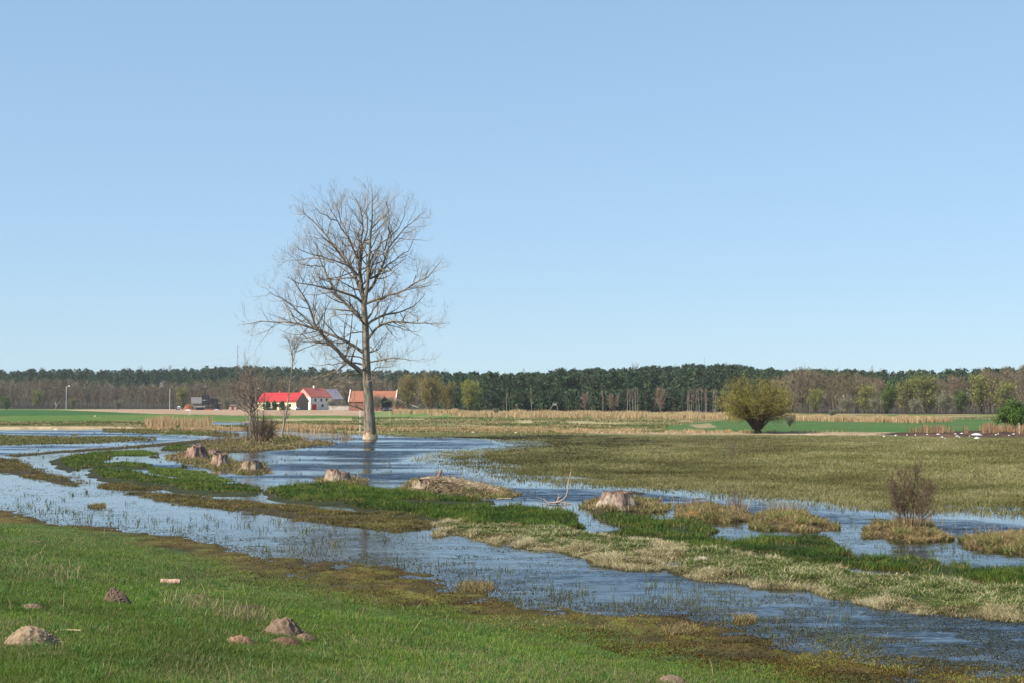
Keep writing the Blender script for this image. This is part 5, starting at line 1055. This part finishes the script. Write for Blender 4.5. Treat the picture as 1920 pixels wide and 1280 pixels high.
# hunting stand
x, y, z = far_loc(1040, 435); r = empty('hunting_stand', (x, y, z), 'small leaning wooden hunting stand at the edge of the pine wood', 'hunting stand'); WD = (0.30, 0.27, 0.23)
for x0, x1 in ((-1.9, -.4), (1.2, .5)):
    for yy_ in (-.5, .5): g = Geo(); g.tubes(np.array([(x0, yy_, 0), (x1, yy_*.7, 2.6)]), [.08, .06], 5, WD); g.build('leg', M_STUMP, r)
g = Geo(); g.box((-.6, -.5, 2.2), (.6, .5, 2.3), WD); g.box((-.6, -.52, 2.3), (-.5, .5, 2.9), WD); g.box((.5, -.52, 2.3), (.6, .5, 2.9), WD); g.box((-.5, -.52, 2.3), (.5, -.45, 2.75), WD); g.build('cabin', M_STUMP, r); g = Geo(); g.box((-.75, -.65, 2.95), (.75, .65, 3.03), (.2, .2, .2)); g.build('roof', M_STUMP, r)
g = Geo()
for k_ in range(6): t = (k_+.5)/6; g.box((-1.9+1.5*t-.03, -.45, 2.6*t-.03), (-1.9+1.5*t+.03, .45, 2.6*t+.03), WD)
g.build('ladder', M_STUMP, r)

# ------------------------------------------------------------------ forests: variants
def pine_var(seed, H=12.0, cw=2.2, cb=.35, n=300, flat=.4):
    r = np.random.default_rng(seed); g = Geo()
    g.tubes(np.array([(0, 0, -.3), (r.normal(0, .1), r.normal(0, .1), H*.5), (r.normal(0, .2), 0, H*.95)]), [.17, .13, .05], 5, L(0.22, 0.12, 0.075))
    zc = H*(cb+(1-cb)*r.random(n)**.8); t = (zc/H-cb)/(1-cb); prof = np.sqrt(np.clip(1-(np.clip(t, 0, 1)*1.9-.85)**2*(.95 if flat < .35 else .6), .05, 1))*(1-flat*.55*t)
    nb = 9; lob = 1+.35*r.normal(size=nb); a = r.random(n)*2*math.pi; bi = ((a/(2*math.pi)+t*2.3)*nb).astype(int) % nb
    rad = cw*prof*lob[bi]*r.random(n)**.45; C = np.stack([np.cos(a)*rad, np.sin(a)*rad, zc+r.normal(0, .15, n)], 1)
    sh = .6+.8*r.random(n); leaf_tris(g, C, np.full(n, .30)*(.7+.6*r.random(n)), L(0.045, 0.072, 0.03)*sh[:, None], r); return g
def bare_var(seed, H=13.0, cw=2.8, cb=.3, n2=30, n3=9, col=(0.16, 0.115, 0.08), trunk=(0.115, 0.092, 0.07), leaf=None, nl=0, stems=1, rt=.16, low=0):
    r = np.random.default_rng(seed); g = Geo(); S = []; SR = []
    for k_ in range(stems):
        a = r.random()*6.28; w_ = cw*.3*(stems > 1); S.append(polyline([(math.cos(a)*w_*.2, math.sin(a)*w_*.2, -.3), (math.cos(a)*w_+r.normal(0, .2), math.sin(a)*w_+r.normal(0, .2), H*.5), (math.cos(a)*w_*1.6+r.normal(0, .3), math.sin(a)*w_*1.6+r.normal(0, .3), H*.97)], 8)); SR.append(rt*np.linspace(1, .2, 8))
    S = np.array(S); SR = np.array(SR); g.tubes(S, SR, 5, L(*trunk))
    P2, R2 = spawn(S, SR, n2//stems, cw*1.25, cb, 1.0, (25, 55), .6, 5, .3, .5, .12, .03, rr=r); g.tubes(P2, R2, 3, L(*col)*.9, cap=False)
    P3, R3 = spawn(P2, R2, n3, cw*.5, .1, 1.0, (25, 60), .4, 3, .5, .7, .15, .02, rr=r)
    # fine twigs as slim slivers
    A, B = P3[:, 0], P3[:, -1]; M_ = P3[:, 1]+r.normal(0, .07, A.shape); sh = .65+.7*r.random(len(A)); g.add(np.stack([A, B, M_], 1).reshape(-1, 3), np.arange(len(A)*3).reshape(-1, 3), None, np.repeat(L(*col)*sh[:, None], 3, 0))
    m = len(A)*2; i = r.integers(0, len(A), m); c0 = P3[i, -1]*r.random((m, 1))+P3[i, 1]*.0; c0 = P3[i, 1]+(P3[i, -1]-P3[i, 1])*r.random((m, 1)); d = r.normal(size=(m, 3)); d[:, 2] = np.abs(d[:, 2])*.8; d *= cw*.13; w2 = r.normal(0, .03, (m, 3))
    g.add(np.stack([c0, c0+d, c0+w2], 1).reshape(-1, 3), np.arange(m*3).reshape(-1, 3), None, np.repeat(L(*col)*1.1*(.65+.7*r.random(m))[:, None], 3, 0))
    if nl: i = r.integers(0, len(P3), nl); C = P3[i, -1]*.6+P3[i, 1]*.4+r.normal(0, .25, (nl, 3)); leaf_tris(g, C, .12, np.array(leaf)*(.7+.6*r.random(nl))[:, None], r)
    return g
def pack(g): return (np.concatenate(g.v), np.concatenate(g.f3) if g.f3 else np.zeros((0, 3), int), np.concatenate(g.f4) if g.f4 else np.zeros((0, 4), int), np.concatenate(g.c))
def scatter_mass(name, label, variants, pts, mat):
    """pts: x, y, z, scale, tint(3) rows -> one object"""
    G = Geo(); pts = np.array(pts); vi = rng.integers(0, len(variants), len(pts))
    for k_, (V, f3, f4, C) in enumerate(variants):
        s = pts[vi == k_]; m = len(s)
        if not m: continue
        a = rng.random(m)*2*math.pi; ca, sa = np.cos(a)[:, None], np.sin(a)[:, None]; sc_ = s[:, 3][:, None]; wz = sc_*(.85+.3*rng.random((m, 1)))
        X = np.stack([(V[None, :, 0]*ca-V[None, :, 1]*sa)*wz+s[:, 0:1], (V[None, :, 0]*sa+V[None, :, 1]*ca)*wz+s[:, 1:2], V[None, :, 2]*sc_+s[:, 2:3]], -1)
        off = (np.arange(m)*len(V))[:, None, None]; CC = C[None]*s[:, None, 4:7]
        G.add(X.reshape(-1, 3), (f3[None]+off).reshape(-1, 3), (f4[None]+off).reshape(-1, 4), CC.reshape(-1, 3))
    o = G.build(name, mat); tag(o, label, kind='stuff'); return o
pines = [pack(pine_var(300+i, cw=[2.5, 2.2, 2.0, 2.7, 2.4, 1.9][i], cb=[.4, .45, .35, .5, .42, .38][i], flat=[.2, .4, .6, .1, .3, .5][i])) for i in range(6)]
ypines = [pack(pine_var(320+i, H=6.5, cw=1.9, cb=.05, n=230, flat=.55)) for i in range(3)]
pts = []
for k_ in range(4300):
    px_ = rng.uniform(-160, 2080) if k_ < 3300 else (rng.uniform(-1000, -160) if k_ % 2 else rng.uniform(2080, 2900)); q = rng.random()**.9; df = forest_front(px_); D = df+35+q*290; x = (px_-960)/F*D; 
    # fewer pines in the front belt at the left and right, where bare trees stand
    if (px_ < 820 or px_ > 1430) and q < .25: continue
    z = float(ground_z(x, D)); s = (.85+.28*rng.random())*(1+.12*(fbm(px_*.03, 0*px_, 401)-.5)*2); 
    tn = (.8+.35*rng.random())*(.75+.5*fbm(px_*.02, D*.02, 403)); pts.append((x, D, z, s, tn*(1.0+.35*(rng.random() < .12)), tn*(.95+.15*rng.random()), tn*(1+.2*rng.random())))
scatter_mass('forest', 'dark green pine wood covering the low ridge along the horizon', pines, pts, M_LEAF)
pts = []
for k_ in range(560):
    px_ = rng.uniform(820, 1460); df = forest_front(px_); D = df+rng.random()*55; x = (px_-960)/F*D; tn = .8+.3*rng.random(); pts.append((x, D, float(ground_z(x, D)), .8+.3*rng.random(), tn, tn, tn*1.1))
scatter_mass('young_pine_forest', 'lower dense young pine wood in front of the ridge, mid picture', ypines, pts, M_LEAF)
# tall thin-trunked pines row with visible stems
tp_ = [pack(pine_var(340+i, H=12.5, cw=1.7, cb=.62, n=170)) for i in range(3)]
pts = []
for k_ in range(150):
    px_ = rng.uniform(1005, 1190); D = forest_front(px_)+58+rng.random()*12; x = (px_-960)/F*D; pts.append((x, D, float(ground_z(x, D)), .8+.2*rng.random(), 1, 1, 1))
scatter_mass('pine_forest', 'strip of tall pines with bare reddish stems in mid ridge', tp_, pts, M_LEAF)
BR = [(0.16, 0.12, 0.075), (0.18, 0.13, 0.085), (0.15, 0.125, 0.07), (0.20, 0.16, 0.11)]
bares = [pack(bare_var(360+i, H=13, cw=2.9, cb=.22, n2=34, n3=8, col=BR[i % 4])) for i in range(6)]
pts = []
def btree(px_, D, s, c=1.0, gcol=None):
    x = (px_-960)/F*D; t = c*(.8+.4*rng.random()); gg = gcol or (1, 1, 1); pts.append((x, D, float(ground_z(x, D)), s, t*gg[0], t*gg[1], t*gg[2]))
for k_ in range(430):
    px_ = rng.uniform(-150, 830); D = forest_front(px_)+5+rng.random()*42; hs = np.interp(px_, [0, 100, 250, 430, 520, 700, 830], [.98, 1.0, .88, 1.0, 1.05, .95, .8])
    btree(px_, D, hs*(.8+.3*rng.random()), 1, (1, 1.1, .8) if rng.random() < .2 else None)
for k_ in range(230):
    px_ = rng.uniform(1440, 2080); D = forest_front(px_)+5+rng.random()*40; hs = np.interp(px_, [1440, 1500, 1600, 1680, 1760, 1850, 1950], [.7, .95, .85, .62, .7, .9, .95]); btree(px_, D, hs*(.8+.25*rng.random()), 1)
for k_ in range(40):
    px_ = rng.uniform(-100, 2050); D = forest_front(px_)+230+rng.random()*95; btree(px_, D, .95+.15*rng.random(), 1.1)
scatter_mass('bare_forest', 'brown leafless woodland massed along the edges of the pine ridge', bares, pts, M_TWIG)

# individuals along the wood edge
def variant_ob(name, g, mat): return g.build(name, mat, None, link=False).data
def place(meshes, name, px_, D, s, label, cat, group=None, dz=0):
    me = meshes[random.randrange(len(meshes))]; o = bpy.data.objects.new(name, me); SC.collection.objects.link(o); o.location = far_loc(px_, D); o.scale = (s*random.uniform(.9, 1.1), s, s); o.rotation_euler = (0, 0, random.random()*6.28); return tag(o, label, cat, group)
BT = [variant_ob('bare_tree', bare_var(400+i, H=13, cw=2.9, cb=.25, n2=34, n3=9, col=BR[i]), M_TWIG) for i in range(4)]
for k_ in range(54):
    px_ = -20+k_*8.6+random.uniform(-3, 3); place(BT, 'bare_tree', px_, float(forest_front(px_))-4+random.uniform(-3, 3), random.uniform(.75, 1.0)*float(np.interp(px_, [0, 250, 450], [1.05, .85, 1.0])), 'brown bare tree in the row at the left wood edge behind the fields', 'tree', 'bare trees along the left wood edge')
for k_ in range(44):
    px_ = 1455+k_*11+random.uniform(-4, 4); place(BT, 'bare_tree', px_, float(forest_front(px_))-3+random.uniform(-3, 3), random.uniform(.8, 1.0)*float(np.interp(px_, [1440, 1500, 1600, 1680, 1760, 1850, 1950], [.7, .92, .85, .55, .65, .8, .95])), 'brown bare tree in the row at the right wood edge behind the reeds', 'tree', 'bare trees along the right wood edge')
PB = [variant_ob('birch_tree', bare_var(420+i, H=9, cw=1.2, cb=.4, n2=16, n3=7, col=(0.22, 0.15, 0.11), trunk=(0.34, 0.3, 0.26), rt=.09), M_TWIG) for i in range(3)]
for px_, h_, lab in [(950, 7.0, 'pale-trunked birch left of the hunting stand, leftmost in front of the young pines'), (997, 6.6, 'pale-trunked birch between the leftmost birch and the hunting stand'), (1130, 7.0, 'birch standing alone right of the hunting stand')]:
    place(PB, 'birch_tree', px_, 430, h_/9, lab, 'tree')
for px_, od in ((1176, 'leftmost'), (1181, 'second'), (1187, 'middle'), (1192, 'fourth'), (1196, 'rightmost')): place(PB, 'birch_tree', px_, 428, random.uniform(.75, .85), od+' birch, counted from the left, in the tight clump left of the round brown tree', 'tree', 'birches in the clump')
for k_ in range(26): px_ = 1290+k_*2.6+random.uniform(-1, 1); place(PB, 'birch_tree', px_, 425+random.uniform(-6, 6), random.uniform(.7, .82), 'thin pale trunk in the row left of the big round willow', 'tree', 'thin pale trunks in a row')
RB = [variant_ob('round_tree', bare_var(440+i, H=7, cw=2.9, cb=.2, n2=60, n3=12, col=(0.20, 0.14, 0.10), trunk=(0.14, 0.12, 0.1), stems=3, rt=.14), M_TWIG) for i in range(2)]
place(RB, 'round_tree', 1239, 408, .88, 'round brown bare tree in front of the pines, mid picture', 'tree'); place(RB, 'round_tree', 1098, 430, .7, 'low brown rounded tree right of the hunting stand', 'tree'); place(RB, 'round_tree', 1150, 430, .65, 'low brown rounded tree right of the lone birch', 'tree')
WL = [variant_ob('willow_tree', bare_var(450+i, H=8, cw=4.0, cb=.12, n2=80, n3=14, col=(0.20, 0.155, 0.06), trunk=(0.10, 0.08, 0.06), leaf=(0.21, 0.19, 0.05), nl=1500, stems=5, rt=.2), M_LEAF) for i in range(2)]
WY = [variant_ob('willow_tree', bare_var(460+i, H=8, cw=3.8, cb=.12, n2=80, n3=12, col=(0.22, 0.20, 0.06), trunk=(0.10, 0.08, 0.06), leaf=(0.25, 0.27, 0.05), nl=3000, stems=5, rt=.2), M_LEAF) for i in range(2)]
place(WL, 'willow_tree', 765, 470, 1.15, 'olive brown willow just right of the barn', 'tree'); place(WL, 'willow_tree', 806, 440, 1.1, 'tallest olive brown willow right of the barn', 'tree'); place(WL, 'willow_tree', 838, 455, .9, 'small olive willow between the tall and the yellow-green willow', 'tree')
place(WY, 'willow_tree', 880, 430, .95, 'yellow-green willow at the left end of the pine plantation', 'tree')
GB = [variant_ob('shrub', bare_var(470+i, H=4.5, cw=2.6, cb=.05, n2=60, n3=9, col=(0.12, 0.11, 0.04), trunk=(0.08, 0.07, 0.05), leaf=(0.085, 0.145, 0.03), nl=1800, stems=5, rt=.1), M_LEAF) for i in range(2)]
YB = [variant_ob('shrub', bare_var(480+i, H=6, cw=3.0, cb=.05, n2=60, n3=10, col=(0.17, 0.15, 0.06), trunk=(0.1, 0.08, 0.06), leaf=(0.20, 0.22, 0.055), nl=1600, stems=5, rt=.1), M_LEAF) for i in range(2)]
GR = [variant_ob('shrub', bare_var(490+i, H=4, cw=2.8, cb=.05, n2=70, n3=10, col=(0.19, 0.18, 0.12), trunk=(0.1, 0.09, 0.08), leaf=(0.2, 0.19, 0.11), nl=700, stems=6, rt=.08), M_LEAF) for i in range(2)]
for px_, D, s, ms, lab in [(14, 640, .95, GB, 'small round green bush at the far left edge of the fields'), (68, 690, 1.2, YB, 'tall yellow-green tree at the left wood edge'), (137, 690, .7, YB, 'yellow-green bush right of the leftmost street lamp'), (1660, 375, 1.3, GB, 'rounded fresh green tree behind the right reeds'), (1800, 372, 1.0, GB, 'green bush left of the pale tall tree at the right'),
                           (1700, 385, 1.25, YB, 'yellow-green tree in the middle of the right thicket'), (1738, 380, 1.35, YB, 'taller yellow-green tree right of the middle one in the right thicket'), (1630, 380, 1.0, YB, 'olive bush at the left of the right thicket'), (1840, 378, 1.35, YB, 'tall loose yellow-green tree near the right edge'), (1770, 368, .95, GR, 'grey-olive low bush in front of the right thicket'), (1715, 366, .7, GR, 'low grey-green bush below the yellow-green tree'), (1640, 372, .75, GR, 'low grey bush behind the left end of the right reeds'), (1530, 392, .9, YB, 'olive shrub right of the big willow behind the reeds'), (1585, 385, .8, GR, 'dim grey shrub at the foot of the tall brown trees'), (1880, 372, 1.1, YB, 'olive bush behind the green bush at the right edge'),
                           (470, 600, .55, GR, 'pale scrub left of the yellow house'), (620, 595, .8, GR, 'brown scrub in front of the annex'), (640, 596, .75, GR, 'brown scrub between the annex and the low wall'), (707, 528, 1.0, GR, 'grey scrub in front of the brick barn'), (727, 530, .9, GR, 'dark scrub at the right end of the barn'), (745, 520, .8, GR, 'scrub below the slanting conveyor'), (790, 455, .45, GR, 'low tan scrub at the foot of the olive willows'), (598, 660, 1.5, YB, 'tall yellow-green tree behind the red roofs'), (345, 650, 1.3, YB, 'yellow-green tree behind the orange heap'), (930, 330, .3, GR, 'tiny dark bush in the reeds right of the yellow-green willow'), (1480, 175, .25, GR, 'low brownish bush in the field right of the big willow'), (1560, 270, .3, GR, 'tiny bush in the far green field'), (425, 600, .9, GR, 'brown scrub left of the pale stems'), (222, 640, .8, GR, 'dark low bush at the edge of the ploughed field')]:
    place(ms, 'shrub', px_, D, s, lab, 'tree' if 'tree' in lab.split(' behind')[0] else 'bush')
CN = [variant_ob('conifer_shrub', pine_var(500, H=3.2, cw=.9, cb=.02, n=420, flat=.6), M_LEAF)]
for px_, lab in [(515.5, 'dark green conifer bush before the yellow wall, left one'), (529.5, 'dark green conifer bush before the yellow wall, right one'), (502, 'dark bush at the left end of the yellow wall')]: place(CN, 'conifer_shrub', px_, 592, 1.05, lab, 'bush')
place(CN, 'conifer_shrub', 722, 528, 1.4, 'dark evergreen bush in front of the right half of the barn', 'bush')
# bent dead tree in the left field
x, y, z = far_loc(107, 650); r = empty('dead_tree', (x, y, z), 'bent dead tree with one slanting limb left of the leftmost street lamp', 'tree'); g = Geo()
g.tubes(polyline([(-.3, 0, 0), (0, 0, 1.6), (.8, .3, 2.8), (2.2, .6, 4.6)], 8), np.linspace(.5, .14, 8), 7, L(0.14, 0.11, 0.08)); g.tubes(polyline([(0, 0, 1.4), (-.5, 0, 2.6), (-.4, 0, 3.6)], 6), np.linspace(.28, .08, 6), 6, L(0.3, 0.25, 0.2)); g.build('trunk', M_BARK, r, smooth=True)
Pq = np.array([polyline([(0, 0, 1.6), (.8, .3, 2.8), (2.2, .6, 4.6)], 8)]); P2, R2 = spawn(Pq, np.full((1, 8), .1), 16, 1.4, rmin=.03); g = Geo(); g.tubes(P2, R2, 4, L(0.12, 0.1, 0.07)); g.build('branches', M_TWIG, r)

# ------------------------------------------------------------------ the air
g = Geo(); g.box((-1100, -60, -2), (1100, 1250, 60)); hz_ = g.build('haze', None); 
m = bpy.data.materials.new('haze_air'); m.use_nodes = True; n = m.node_tree; n.nodes.remove(n.nodes['Principled BSDF'])
v = N(n, 'ShaderNodeVolumePrincipled'); v.inputs['Color'].default_value = (.85, .92, 1, 1); v.inputs['Density'].default_value = HAZE; v.inputs['Anisotropy'].default_value = 0.0; n.links.new(v.outputs[0], n.nodes['Material Output'].inputs['Volume'])
hz_.data.materials.clear(); hz_.data.materials.append(m); tag(hz_, kind='stuff')
